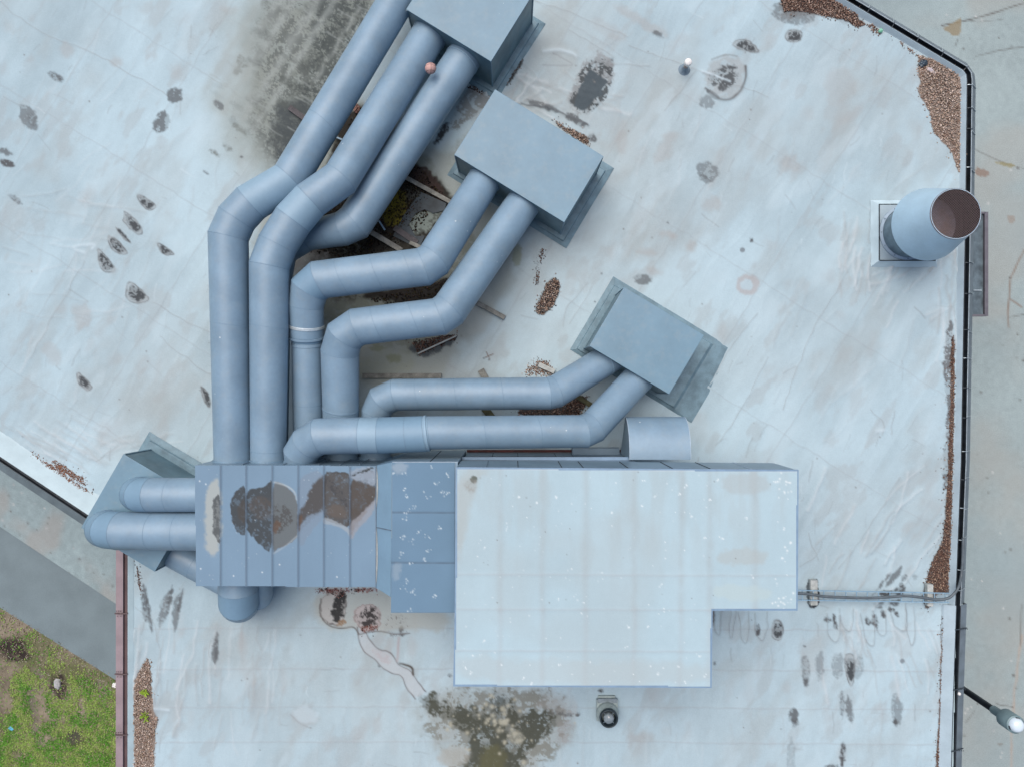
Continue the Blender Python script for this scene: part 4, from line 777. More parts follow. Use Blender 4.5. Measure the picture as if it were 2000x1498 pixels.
duct('short duct elbow coming out of the lower side of the panelled plenum and turning down', [(466, 1125, 1.5, 76), (466, 1150, 1.5, 76), (467, 1172, 1.38, 76), (469, 1175, 1.05, 76), (470, 1168, .02, 66)], [], mats={1: 'duct3', 2: 'duct3'})

# ================================================================== CURB BOXES
def quad_off(q, d):
    """offset a convex quad of (x,y) outwards"""
    c = Vector((sum(p[0] for p in q)/4, sum(p[1] for p in q)/4, 0)); out = []
    n = len(q); L_ = []
    for i in range(n):
        a = Vector((*q[i], 0)); b = Vector((*q[(i+1) % n], 0)); t = (b-a).normalized(); nn = Vector((t.y, -t.x, 0))
        if nn.dot((a+b)/2-c) < 0: nn = -nn
        dd = d[i] if hasattr(d, '__len__') else d
        L_.append((a+nn*dd, t))
    for i in range(n):
        (p, t), (q2, s) = L_[i-1], L_[i]; den = t.x*s.y-t.y*s.x; k = ((q2.x-p.x)*s.y-(q2.y-p.y)*s.x)/den; v = p+t*k; out.append((v.x, v.y))
    return out
def curb_box(label, top, zt, fl, slots=True):
    """top: 4 pixel corners of the lid at height zt; fl: flange widths in metres for the 4 sides"""
    T = [Pz(x, y, zt) for x, y in top]; c = (sum(p[0] for p in T)/4, sum(p[1] for p in T)/4)
    root = empty('duct_box', (c[0], c[1], 0)); tag(root, label, 'duct box', 'sheet metal boxes on the roof')
    b = MB(); b.prism([(x, y, zt) for x, y in T], [(x, y, zt-.02) for x, y in T]); o = b.build('lid', M['curbbox'], root); bevel(o, .006)
    I = quad_off(T, -.012); b = MB(); b.prism([(x, y, zt-.021) for x, y in I], [(x, y, .03) for x, y in I]); b.build('side_walls', M['curbside'], root)
    J = quad_off(I, .02); 
    for i in range(4):                                          # standing corner seams
        x, y = I[i]; MB().box((x, y, zt/2), .03, .03, zt-.1, math.atan2(T[1][1]-T[0][1], T[1][0]-T[0][0])).build('corner_strip', M['curbbox'], root)
    O1 = quad_off(T, [f*.45 for f in fl]); O = quad_off(T, fl); b = MB()
    b.prism([(x, y, .09) for x, y in O1], [(x, y, .02) for x, y in quad_off(T, [f*.55 for f in fl])])
    b.prism([(x, y, .045) for x, y in quad_off(T, [f*.56 for f in fl])], [(x, y, .005) for x, y in O])
    o = b.build('flashing_skirt', M['flange'], root); bevel(o, .02, 2)
    return root, T
BX1 = [(793, 19), (959, 121), (1043, -14), (877, -116)]
BX2 = [(967, 175), (1179, 306), (1102, 435), (887, 303)]
BX3 = [(1219, 561), (1375, 655), (1307, 770), (1151, 676)]
BX4 = [(241, 886), (385, 972), (302, 1116), (158, 1030)]
# flange order follows sides top[0]-top[1], [1]-[2], ...
curb_box('top box cut by the upper photo edge, with two ducts entering its lower side', BX1, 1.41, (.22, .27, .2, .2))
curb_box('second box down, the largest lid, right of the debris hollow, fed by two ducts', BX2, 1.36, (.36, .30, .20, .22))
curb_box('third box down, above the curved hood, with a wide skirt', BX3, 1.36, (.36, 1.09, .18, .27))
curb_box('leftmost box beside the grey gutter, two ducts turning into its lid', BX4, 1.28, (.32, .2, .05, .28))

# ================================================================== AIR HANDLING UNIT
AZ, MZ, PZ = 3.30, 2.75, 2.35
ahu = empty('air_handling_unit', (P(1200, 1100, AZ).x, P(1200, 1100, AZ).y, 0)); tag(ahu, 'large L-shaped air handling unit with a dirty white membrane top and blue grey steel sides', 'air handler')
AT = [(890, 912), (1560, 917), (1558, 1192), (1392, 1192), (1390, 1343), (885, 1340), (888, 1197)]
AO = [Pz(x, y, AZ) for x, y in AT]
def ngon_prism(poly, z1, z0): return MB().prism([(x, y, z1) for x, y in poly], [(x, y, z0) for x, y in poly])
def inset(poly, d):
    c = [Vector((*p, 0)) for p in poly]; n = len(c); out = []
    area = sum(c[i].x*c[(i+1) % n].y-c[(i+1) % n].x*c[i].y for i in range(n)); sg = 1 if area > 0 else -1
    L_ = []
    for i in range(n):
        a, b = c[i], c[(i+1) % n]; t = (b-a).normalized(); nn = Vector((-t.y, t.x, 0))*sg; L_.append((a+nn*d, t))
    for i in range(n):
        (p, t), (q, s) = L_[i-1], L_[i]; den = t.x*s.y-t.y*s.x
        if abs(den) < 1e-3: out.append((q.x, q.y)); continue
        k = ((q.x-p.x)*s.y-(q.y-p.y)*s.x)/den; v = p+t*k; out.append((v.x, v.y))
    return out
ngon_prism(inset(AO, .012), AZ-.012, 2.02).build('upper_cabinet', M['wall_steel'], ahu)
o = ngon_prism(AO, AZ-.001, AZ-.06).build('top_trim', M['edge'], ahu)
# lower cabinet ends at the hood
XL = P(1240, 0, 1.6).x
low = [AO[0], (XL, AO[1][1]+.035+(AO[0][1]-AO[1][1])*.5), (XL, AO[4][1]), AO[5], AO[6]]
low = [AO[0], (XL, AO[0][1]-.02), (XL, AO[4][1]), AO[5], AO[6]]
ngon_prism(inset(low, .03), 2.0, .12).build('lower_cabinet', M['wall_steel'], ahu)
yN = AO[0][1]
MB().box(((AO[0][0]+XL)/2, yN-.01, 1.62), XL-AO[0][0]-.02, .07, .035).build('ledge_trim', M['edge'], ahu)
MB().box(((AO[0][0]+XL)/2, yN+.005, .05), XL-AO[0][0]-.02, .06, .05).build('base_rail', M['redtape'], ahu)
MB().box((XL-.7, yN+.02, .26), 1.1, .16, .26).build('base_panel', M['wall_steel'], ahu)
for sx in (1380, 1540):
    for sy in (1015, 1170):
        q = P(sx, sy, AZ); MB().box((q.x, q.y, 1.01), .09, .09, 2.0).build('leg', M['wall_steel'], ahu)
def nseam(px, zt, zb, y, m_='darkseam', w=.014):
    x = P(px, 0, zt).x; MB().box((x, y, (zt+zb)/2), w, .012, zt-zb).build('panel_seam', M[m_], ahu)
def ywall(x): return AO[0][1]+(AO[1][1]-AO[0][1])*(x-AO[0][0])/(AO[1][0]-AO[0][0])-.012
for px, m_ in ((1012, 'darkseam'), (1098, 'darkseam'), (1140, 'darkseam'), (1228, 'darkseam'), (1315, 'darkseam'), (1389, 'darkseam'), (1470, 'trim'), (950, 'lapseam')):
    x = P(px, 0, AZ-.06).x; nseam(px, AZ-.065, 2.03, ywall(x)+.004, m_)
for px in (1012, 1090, 1125, 960, 1180): nseam(px, 1.58, .15, ywall(P(px, 0, 1.6).x)-.018)
# unit top: weathered membrane with lap seams and bird droppings
ac = Canvas(np.arange(883, 1562, 2), np.arange(908, 1346, 2), (.44, .57, .625)); X, Y = ac.X, ac.Y
ac.mul(al, 1+(fbm(X, Y, 120, 601, 4)-.5)*.16+(fbm(X, Y, 8, 603, 3)-.5)*.04)
ac.mix(al, ss(.45, .75, fbm(X*2.2, Y*.5, 60, 611, 4))*.35*ss(1250, 950, Y)+ss(.5, .75, fbm(X, Y, 150, 613, 3))*.3, (.40, .455, .465))
for x in (978, 1061, 1145, 1240, 1331, 1387, 1475): ac.line([(x, 915), (x, 1020), (x-2, 1190)], 7, (.385, .43, .44), .35, 1.5, .003); ac.line([(x, 1190), (x-3, 1340)], 6, (.40, .42, .43), .25, 1, .003)
for y in (1189, 1270, 1121): ac.line([(888, y), (1555, y+3)], 2.2, (.40, .42, .44), .30, .5, .003)
ac.area([(890, 915), (960, 912), (930, 950), (900, 1080), (888, 1100)], (.41, .43, .41), .5, 16, 8, 14); ac.area(ell(925, 936, 7, 7), (.10, .11, .09), .9, 3, 2, 4); ac.area(ell(920, 948, 12, 14), (.30, .29, .26), .6, 8, 4, 5, .5, 4)
ac.area([(1400, 925), (1500, 925), (1510, 960), (1420, 965)], (.41, .45, .455), .5, 10, 8, 14); ac.area([(1410, 1070), (1500, 1072), (1500, 1105), (1395, 1100)], (.42, .445, .43), .5, 10, 8, 14); ac.area([(1390, 1140), (1510, 1145), (1500, 1175), (1400, 1170)], (.48, .57, .56), .5, 10, 6, 14)
ac.area([(890, 1270), (1000, 1290), (1390, 1290), (1388, 1340), (888, 1338)], (.44, .48, .48), .4, 20, 10, 22)
r = random.Random(33)
DROPS = [(1087, 970), (1050, 982), (1013, 971), (1195, 1000), (1260, 938), (1278, 970), (1255, 987), (1350, 1008), (1402, 935), (1387, 976), (1328, 964), (1340, 950), (1459, 1011), (1410, 1050), (1375, 1050), (1290, 1143), (1090, 1170), (1140, 1176), (1135, 1198), (1265, 1222), (1228, 1224), (1023, 1324), (1038, 1334), (1092, 1298), (1270, 1299), (1283, 1315), (1368, 1282), (1326, 1300), (1377, 1318), (1340, 1332), (946, 1070), (990, 1032), (925, 1280), (938, 1278), (910, 1303), (920, 1312), (980, 1298), (945, 1250), (1532, 1034), (1528, 1092), (1543, 1062), (1470, 1125), (1541, 942)]
for x, y in DROPS:
    for _ in range(3): ac.fleck(x+r.gauss(0, 1.6), y+r.gauss(0, 1.6), r.uniform(.7, 1.5), (.72, .78, .79), .9)
for _ in range(150): ac.fleck(r.uniform(893, 1385), r.uniform(920, 1335), r.uniform(.6, 1.3), (.75, .8, .8), r.uniform(.3, .9))
for _ in range(45): ac.fleck(r.gauss(1528, 10), r.choice([r.gauss(1173, 8), r.gauss(945, 14), r.gauss(1110, 30)]), r.uniform(.7, 2.0), (.74, .79, .79), .8)
for _ in range(26): ac.fleck(r.uniform(893, 1550), r.uniform(920, 1185), r.uniform(.8, 1.3), (.2, .18, .16), .7)
ac.line([(890, 914), (1558, 919)], 1.6, (.66, .70, .74), .6, .2)
CL = [(892.5, 914.5), (1557.5, 919.5), (1555.5, 1189.5), (1389.5, 1189.5), (1387.5, 1340.5), (887.5, 1337.5), (890.5, 1197)]
CLi = [Vector((*P(x, y, AZ).xy, 0)) for x, y in CL]
ac.build('membrane_top', AZ+.004, M['sheet'], ahu, clip=CL)
# curved weather hood
hx0, hx1 = P(1230, 0, 1.8).x, P(1349, 0, 1.8).x; hy = AO[0][1]-.012
prof = []
for k in range(15):
    a = R(90-90*k/14); prof.append((.885*math.cos(a)**.9 if k else 0.0, 1.2+.62*math.sin(a)))       # (out from wall, z)
vs = [(x, hy+o_, z) for x in (hx0, hx1) for o_, z in prof]; n = len(prof)
fs = [[k, k+1, n+k+1, n+k] for k in range(n-1)]
hood = mesh('hood', vs, fs, M['duct'], ahu, True)
for x in (hx0, hx1):
    vs = [(x, hy+o_, z) for o_, z in prof]+[(x, hy, .5)]
    mesh('hood_cheek', vs, [list(range(len(vs)))], M['wall_steel'], hood)
for x in (hx0-.002, hx1+.002): MB().tube([(x, hy+o_, z) for o_, z in prof], .007, 6).build('hood_rim', M['trim'], hood)
# middle cabinet between plenum and unit
MT = [(765, 903), (889.5, 903), (889.5, 1197), (763, 1197)]; MO = [Pz(x, y, MZ) for x, y in MT]
xe = AO[0][0]-.004; MO = [MO[0], (xe, MO[1][1]), (xe, MO[2][1]), MO[3]]
midp = ngon_prism(MO, MZ-.02, .15).build('side_cabinet', M['wall_steel'], ahu)
mc = Canvas(np.arange(760, 894, 2), np.arange(899, 1202, 2), (.155, .255, .355)); X, Y = mc.X, mc.Y
mc.mul(al, 1+(fbm(X, Y, 70, 701, 4)-.5)*.16)
for y in (1000, 1098): mc.line([(760, y), (895, y+1)], 1.6, (.10, .145, .20), .85, .2, -.002)
mc.area([(765, 903), (800, 903), (790, 925), (768, 925)], (.33, .40, .46), .6, 8, 5, 8); mc.area([(766, 1100), (785, 1100), (780, 1135), (766, 1130)], (.33, .40, .46), .45, 8, 5, 8)
r = random.Random(44)
for x, y in ((770, 922), (788, 922), (790, 957), (793, 969), (874, 927), (854, 943), (862, 957), (873, 963), (808, 990), (796, 998), (792, 1012), (816, 1034), (789, 1048), (806, 1056), (786, 1084), (801, 1099), (830, 1094), (834, 965), (859, 1033), (835, 1048), (835, 1073), (794, 1133), (790, 1150), (850, 1161), (801, 1190), (807, 1158), (843, 912)):
    for _ in range(6): mc.fleck(x+r.gauss(0, 3), y+r.gauss(0, 3), r.uniform(.5, 1.4), (.6, .68, .72), .75)
mc.build('side_cabinet_top', MZ, M['sheet'], ahu, clip=[(765, 903), (889.6, 903), (889.6, 1197), (763, 1197)])
for px in (840,): MB().box((P(px, 0, 2.6).x, MO[0][1]+.004, 1.5), .012, .012, 2.3).build('panel_seam', M['darkseam'], ahu)
MB().box(((MO[0][0]+MO[1][0])/2, MO[0][1]+.003, 2.66), MO[1][0]-MO[0][0], .012, .03).build('top_trim', M['trim'], ahu)

# ================================================================== PLENUM with standing seams
PT = [(380, 907), (735, 909), (734, 1147), (382, 1144)]; PO = [Pz(x, y, PZ) for x, y in PT]
ple = empty('duct_plenum', ((PO[0][0]+PO[1][0])/2, (PO[0][1]+PO[2][1])/2, 0)); tag(ple, 'blue grey panelled steel plenum with brown dried puddle stains on its seamed top', 'plenum')
ngon_prism(inset(PO, .01), PZ-.03, .75).build('casing', M['wall_steel'], ple)
for sx, sy in ((395, 925), (720, 925), (395, 1130), (720, 1130)): q = P(sx, sy, PZ); MB().box((q.x, q.y, .39), .09, .09, .72).build('leg', M['wall_steel'], ple)
pc = Canvas(np.arange(378, 738, 1.5), np.arange(904, 1151, 1.5), (.19, .285, .38)); X, Y = pc.X, pc.Y
pc.mul(al, 1+(fbm(X, Y, 90, 801, 4)-.5)*.14+(fbm(X*2, Y*.4, 30, 803, 3)-.5)*.05)
HALO = (.40, .43, .42); BR = (.072, .064, .058); BG = (.055, .06, .063); RB = (.12, .078, .056)
sm = [431, 481, 532, 582.5, 632.5, 683.5]
pc.grow = 1.13
pc.area([(404, 960), (412, 945), (430, 938), (430, 1078), (402, 1078), (402, 1010)], (.42, .44, .41), .8, 9, 5, 9)
pc.area([(430, 960), (419, 972), (414, 985), (417, 1010), (415, 1035), (424, 1052), (430, 1058)], (.09, .10, .105), .95, 2.5, 4, 6, .25, 5, cut=.35)
pc.area([(480, 950), (468, 955), (456, 968), (451, 990), (455, 1018), (463, 1035), (480, 1047)], BG, .95, 2.5, 3, 6, .25, 4, .5, (.06, .065, .07), cut=.35); pc.area([(479, 970), (466, 985), (466, 1010), (479, 1025)], BR, .7, 6, 4, 7)
pc.area([(483, 958), (500, 956), (520, 952), (531, 938), (531, 1076), (510, 1062), (495, 1045), (483, 1030)], BG, .95, 2.5, 3, 8, .3, 5, .4, (.05, .055, .055), cut=.35); pc.area([(484, 975), (510, 970), (530, 975), (530, 1010), (500, 1015)], (.10, .085, .075), .6, 10, 6, 8, .4, 6)
pc.area([(534, 941), (550, 948), (568, 962), (581, 985), (581, 1045), (560, 1060), (545, 1066), (534, 1078)], (.135, .15, .155), .95, 3, 3, 8, 0, 5, .5, (.15, .15, .15)); pc.area([(534, 985), (560, 990), (575, 1005), (560, 1030), (540, 1042), (534, 1035)], (.08, .08, .08), .85, 5, 5, 5, .85, 3.5, cut=.5); pc.area([(534, 1015), (550, 1020), (540, 1040), (534, 1042)], RB, .8, 4, 3, 4)
pc.area([(586, 1002), (604, 965), (618, 938), (632, 928), (632, 998), (606, 1012), (592, 1030), (585, 1045)], (.085, .075, .065), .8, 5, 4, 6, .5, 3, cut=.42)
pc.area([(686, 930), (700, 925), (731, 918), (732, 965), (718, 990), (700, 1012), (686, 1030)], (.07, .062, .056), .75, 6, 5, 6, .55, 3, cut=.42)
pc.line([(535, 941), (560, 948), (575, 958), (580, 975)], 1.8, (.42, .47, .49), .6, .3); pc.line([(535, 1080), (555, 1068), (581, 1046)], 1.5, (.38, .43, .46), .5, .3)
pc.area([(584, 950), (595, 930), (632, 920), (632, 1005), (610, 1030), (584, 1075)], (.20, .26, .33), .75, 3, 3, 8); pc.area([(584, 1000), (600, 980), (606, 952), (620, 938), (632, 932), (632, 995), (605, 1003), (590, 1020), (584, 1035)], BR, .9, 6, 4, 7, .2, 5, cut=.3); pc.area([(584, 1008), (592, 1005), (588, 1025), (584, 1040)], RB, .8, 4, 2, 4)
pc.area([(634, 922), (650, 926), (670, 926), (682, 928), (682, 1030), (665, 1022), (645, 1016), (634, 1008)], (.085, .078, .072), .95, 2.5, 4, 7, .2, 4, .8, (.05, .05, .05), cut=.35); pc.area([(640, 930), (655, 940), (680, 980), (681, 1000), (655, 965), (640, 950)], (.06, .06, .065), .85, 5, 5, 5, .8, 3.5, cut=.45); pc.area([(645, 985), (675, 990), (676, 1012), (640, 1005)], (.14, .11, .09), .5, 8, 5, 7)
pc.area([(634, 1008), (665, 1022), (682, 1032), (682, 1050), (675, 1035), (655, 1026), (634, 1022)], (.33, .37, .40), .7, 3, 2, 6)
pc.area([(685, 935), (710, 945), (732, 950), (732, 975), (715, 995), (700, 1020), (685, 1050)], (.088, .074, .064), .92, 6, 5, 7, .25, 5, cut=.3); pc.area([(685, 920), (700, 915), (732, 910), (732, 948), (705, 940), (686, 934)], (.29, .34, .40), .8, 5, 4, 6, .3, 6)
pc.area([(686, 926), (705, 918), (730, 911), (731, 914), (706, 922), (688, 931)], (.04, .045, .045), .9, 3, 4, 4, .7, 3, cut=.42); pc.area([(685, 1020), (700, 1010), (722, 985), (732, 975), (732, 985), (722, 1010), (700, 1030), (688, 1055)], (.30, .30, .32), .7, 4, 3, 6)
r = random.Random(55)
for _ in range(70): pc.fleck(r.uniform(384, 732), r.uniform(912, 1142), r.uniform(.5, .9), (.5, .56, .6), r.uniform(.2, .8))
for x, y in ((390, 939), (402, 945), (392, 1110), (546, 1102), (512, 1117), (658, 1126), (456, 1124)): pc.fleck(x, y, 1.2, (.7, .75, .78), 1)
for x in sm:
    dx = np.abs(X-x); pc.h += np.exp(-(dx/2.2)**2)*.022; pc.mix(al, np.exp(-(dx/1.5)**2)*.75, (.11, .15, .20))
pc.h -= sum(np.exp(-((X-(x+25))/18)**2) for x in [405]+sm)*.004
pc.build('seamed_top', PZ, M['sheet'], ple, clip=[(380, 907), (735, 909), (734, 1147), (382, 1144)])
for px in (470, 550, 620, 662, 700): MB().box((P(px, 0, PZ).x, PO[0][1]-.004+.0*px, 1.5), .012, .012, 1.5).build('panel_seam', M['lapseam'], ple)
# steel rims where the ducts enter
for px, z, rr in ((455, 1.6, .40), (524, 1.6, .38), (588, 1.7, .35), (603, .95, .35), (667, .95, .39), (733, .9, .36)):
    q = P(px, 905, z); m_ = MB(); m_.tube([(q.x, PO[0][1]-.03, z), (q.x, PO[0][1]+.025, z)], rr*1.04, 40); m_.build('duct_collar', M['band'], ple)
# transition between plenum and middle cabinet
T1 = [P(735, 909, PZ), P(735, 1147, PZ)]; 
a0, a1 = Vector((PO[1][0]+.002, PO[1][1], PZ)), Vector((PO[2][0]+.002, PO[2][1], PZ)); b0, b1 = Vector((MO[0][0]-.003, MO[0][1], MZ-.03)), Vector((MO[3][0]-.003, P(0, 1166, MZ).y, MZ-.03))
vs = [a0, a1, b1, b0]+[Vector((v.x, v.y, .8)) for v in (a0, a1)]+[Vector((v.x, v.y, .5)) for v in (b1, b0)]
tr_ = mesh('transition', vs, [[0, 1, 2, 3], [0, 3, 7, 4], [1, 5, 6, 2]], M['duct3'], ahu)
for f in (0.505,):
    p0 = a0.lerp(a1, f); p1 = b0.lerp(b1, f); MB().bar(p0+Vector((0, 0, .006)), p1+Vector((0, 0, .006)), .02, .012).build('seam_strip', M['lapseam'], ahu)
for f0, f1 in ((.02, .34), (.51, .97)):                          # peeled pale sealant strip
    vs = []; N = 10
    for k in range(N+1):
        f = f0+(f1-f0)*k/N; p0 = a0.lerp(a1, f); w = .065*math.sin(math.pi*min(1, k/N*.9+.05))**.7; t = (b0-a0).normalized()
        vs += [p0+Vector((0, 0, .004)), p0+t*w+Vector((0, 0, .012))]
    mesh('sealant_strip', vs, [[2*k, 2*k+2, 2*k+3, 2*k+1] for k in range(N)], M['block'], ahu)
MB().bar(a0+Vector((0, 0, .012)), a1+Vector((0, 0, .012)), .016, .02).build('edge_strip', M['lapseam'], ahu)

# ================================================================== EXHAUST STACK
sc_ = P(1765, 457, 0); st = empty('exhaust_stack', (sc_.x, sc_.y, 0)); tag(st, 'large pale blue galvanised exhaust stack with a tapered top and mesh covered mouth', 'exhaust stack')
h_ = .66; b = MB(); b.box((sc_.x, sc_.y, .07), 2*h_, 2*h_, .14); bevel(b.build('curb', M['upturn'], st), .012)
b = MB(); b.add(*[[(sc_.x+sx*s, sc_.y+sy*s, z) for s, z in ((h_+.012, .16), (h_+.14, .006)) for sx, sy in ((-1, -1), (1, -1), (1, 1), (-1, 1))], [[k, (k+1) % 4, 4+(k+1) % 4, 4+k] for k in range(4)]]); b.build('membrane_boot', M['boot'], st)
for sx, sy, lx, ly in ((-1, 0, .02, 2*h_), (0, -1, 2*h_, .02)): MB().box((sc_.x+sx*(h_+.012), sc_.y+sy*(h_+.012), .172), lx, ly, .012).build('edge_bar', M['darkseam'], st)
MB().lathe((sc_.x, sc_.y, 0), [(.60, .142), (.66, .143), (.66, .175), (.605, .18), (.60, .20)], 48).build('base_ring', M['trim'], st, True)
r = random.Random(2)
for k in range(24):
    a = 2*math.pi*k/24
    if k % 2 == 0: MB().lathe((sc_.x+.63*math.cos(a), sc_.y+.63*math.sin(a), .175), [(.013, 0), (.013, .015), (.001, .018)], 6, cap_top=True).build('bolt', M['galvdark'], st)
MB().lathe((sc_.x, sc_.y, 0), [(.595, .14), (.595, .6), (.60, .61), (.595, .62), (.595, 1.02)], 48).build('pipe', M['galvdark'], st, True)
co = MB().lathe((sc_.x, sc_.y, 0), [(.80, .96), (.815, .97), (.815, 1.0), (.535, 1.98), (.53, 2.0), (.52, 2.0)], 64).build('tapered_cap', M['galv'], st); sharp_smooth(co, 30)
MB().lathe((sc_.x, sc_.y, 0), [(.79, .965), (.79, 1.0), (.515, 1.99)], 64).build('cap_lining', M['capinner'], st, True)
MB().lathe((sc_.x, sc_.y, 0), [(.79, 1.02), (.60, 1.03)], 64).build('inner_ledge', M['capinner'], st)
MB().lathe((sc_.x, sc_.y, 0), [(.60, 1.035), (.57, 1.05), (.001, 1.052)], 64).build('damper_plate', M['rustdisc'], st, True)
b = MB(); rr = .522; sp = .038; k = -int(rr/sp)
for kk in range(-13, 14):
    o_ = kk*sp; L_ = math.sqrt(max(rr*rr-o_*o_, 0))
    for ang, dz in ((R(45), 0), (R(-45), .004)):
        ca, sa = math.cos(ang), math.sin(ang)
        p = [(sc_.x+ca*t-sa*o_, sc_.y+sa*t+ca*o_, 1.994+dz) for t in (-L_, L_)]; b.bar(p[0], p[1], .006, .004)
b.build('mesh_screen', M['wire'], st)
MB().lathe((sc_.x, sc_.y, 0), [(.522, 1.985), (.535, 2.004), (.541, 1.995), (.538, 1.975)], 64).build('rim', M['wire'], st, True)

# ================================================================== SMALL ROOF THINGS
q = P(1336, 137, 0); vp = empty('vent_pipe', tuple(q)); tag(vp, 'small white plastic vent pipe standing in a round grey boot on the upper right roof', 'vent pipe')
MB().lathe(q, [(.155, .004), (.15, .012), (.10, .03), (.07, .10), (.055, .16), (.052, .17)], 28, cap_top=True).build('boot', M['leadgrey'], vp, True)
MB().lathe(q, [(.05, .12), (.05, .34)], 24).build('pipe', M['beige'], vp, True)
MB().lathe(q, [(.085, .35), (.088, .36), (.088, .42), (.07, .445), (.001, .45)], 24, cap_bot=True).build('cap', M['white'], vp, True)
q = P(1185, 1388, 0); fv = empty('roof_fan', tuple(q)); tag(fv, 'small round roof fan with a black ring and grey cap below the big unit', 'roof fan')
MB().box((q.x+.0, q.y+.06, .05), .50, .50, .10).build('curb', M['palegreen'], fv)
MB().box((q.x, q.y+.29, .085), .46, .10, .05).build('curb_flashing', M['capgrey'], fv); MB().box((q.x-.01, q.y+.36, .03), .40, .06, .05).build('curb_flashing', M['palegreen'], fv)
MB().lathe((q.x, q.y, 0), [(.265, .101), (.265, .16), (.25, .20), (.205, .27), (.205, .30)], 40).build('drum', M['palegreen'], fv, True)
MB().lathe((q.x, q.y, 0), [(.205, .30), (.215, .31), (.215, .40), (.20, .42), (.18, .40), (.165, .30), (.155, .28)], 40).build('wind_band', M['blackring'], fv, True)
MB().lathe((q.x, q.y, 0), [(.155, .275), (.18, .28)], 40).build('throat', M['blackring'], fv, True)
o = MB().lathe((q.x, q.y, 0), [(.118, .27), (.125, .36), (.115, .40), (.07, .425), (.001, .43)], 32).build('cap', M['capgrey'], fv, True)
for a in range(4):
    aa = R(45+90*a); MB().bar((q.x+.115*math.cos(aa), q.y+.115*math.sin(aa), .33), (q.x+.20*math.cos(aa), q.y+.20*math.sin(aa), .33), .012, .03).build('bracket', M['leadgrey'], fv)
MB().lathe((q.x-.01, q.y+.06, .43), [(.02, 0), (.02, .02), (.001, .028)], 10).build('bolt', M['white'], fv, True)
# basketball: sphere with sunken seam lines
q = P(841, 134, 1.48); br = .122; bm = bmesh.new(); bmesh.ops.create_uvsphere(bm, u_segments=48, v_segments=32, radius=br)
me = bpy.data.meshes.new('basketball'); bm.to_mesh(me); bm.free(); me.materials.append(M['ball']); me.polygons.foreach_set('use_smooth', [True]*len(me.polygons))
ball = bpy.data.objects.new('basketball', me); ball.location = q; link(ball); tag(ball, 'faded pink orange basketball wedged between the second and third ducts near the top box', 'basketball')
def seam(fn):
    pts = [Vector(fn(t*2*math.pi/40)).normalized()*(br+.0005) for t in range(41)]; b = MB().tube([p for p in pts], .0035, 5, False); o = mesh('seam', b.v, b.f, M['ballline']); o.parent = ball; return o
seam(lambda t: (math.cos(t), math.sin(t)*.35, math.sin(t))); seam(lambda t: (math.sin(t)*.2, math.cos(t), math.sin(t)))
seam(lambda t: (math.cos(t)*.75, .62+.0*t, math.sin(t)*.75)); seam(lambda t: (math.cos(t)*.75, -.62, math.sin(t)*.75))
# small pinkish bundle on the roof between the first two ducts
def crumple(name, px, py, z, sx, sy, sz, m_, label, cat, seed, ang=0, jag=.35, smooth=False):
    bm = bmesh.new(); bmesh.ops.create_icosphere(bm, subdivisions=3, radius=1); r = random.Random(seed)
    ph = [r.uniform(0, 6) for _ in range(6)]
    for v in bm.verts:
        c = v.co; k = 1+jag*(math.sin(c.x*5+ph[0])*math.cos(c.y*6+ph[1])*.6+math.sin(c.z*7+c.x*4+ph[2])*.4+r.uniform(-.2, .2))
        v.co = Vector((c.x*sx*k, c.y*sy*k, max(c.z, -.7)*sz*k))
    me = bpy.data.meshes.new(name); bm.to_mesh(me); bm.free(); me.materials.append(m_)
    if smooth: me.polygons.foreach_set('use_smooth', [True]*len(me.polygons))
    o = bpy.data.objects.new(name, me); o.location = P(px, py, z+sz*.7); o.rotation_euler.z = R(ang); link(o); tag(o, label, cat); return o
crumple('dried_bundle', 697, 213, .0, .075, .085, .05, mat('dried_pinkish_stems', (.28, .15, .12), .9, 0, .3, 20, .3, 60), 'small pinkish dried clump on the dark roof between the first and second ducts', 'clump', 4, jag=.5)
crumple('plastic_cup', 1720, 61, .0, .05, .045, .05, M['greenlit'], 'crushed pale green plastic cup on the brown litter at the top right edge', 'litter', 5, jag=.25)
crumple('plastic_bag', 1803, 124, .01, .10, .08, .04, M['bag'], 'crumpled black plastic bag on the corner gravel', 'litter', 6, 20, .3)
crumple('plastic_wrapper', 1817, 137, .01, .11, .045, .015, M['pinkbag'], 'flat pale pink wrapper on the corner gravel beside the black bag', 'litter', 7, -30, .35)
crumple('stone', 112, 1335, GZ, .10, .15, .05, M['rock'], 'pale grey stone in the dark bare patch of the verge', 'stone', 8, 10, .25)
crumple('plastic_scrap', 22, 1422, GZ, .07, .06, .015, M['bluelit'], 'bright blue plastic scrap lying in the grass', 'litter', 9, 0, .6)
crumple('paper_scrap', 224, 1338, GZ, .06, .08, .012, M['white'], 'white paper scrap in the grass beside the brown roof edge', 'litter', 10, 30, .5)
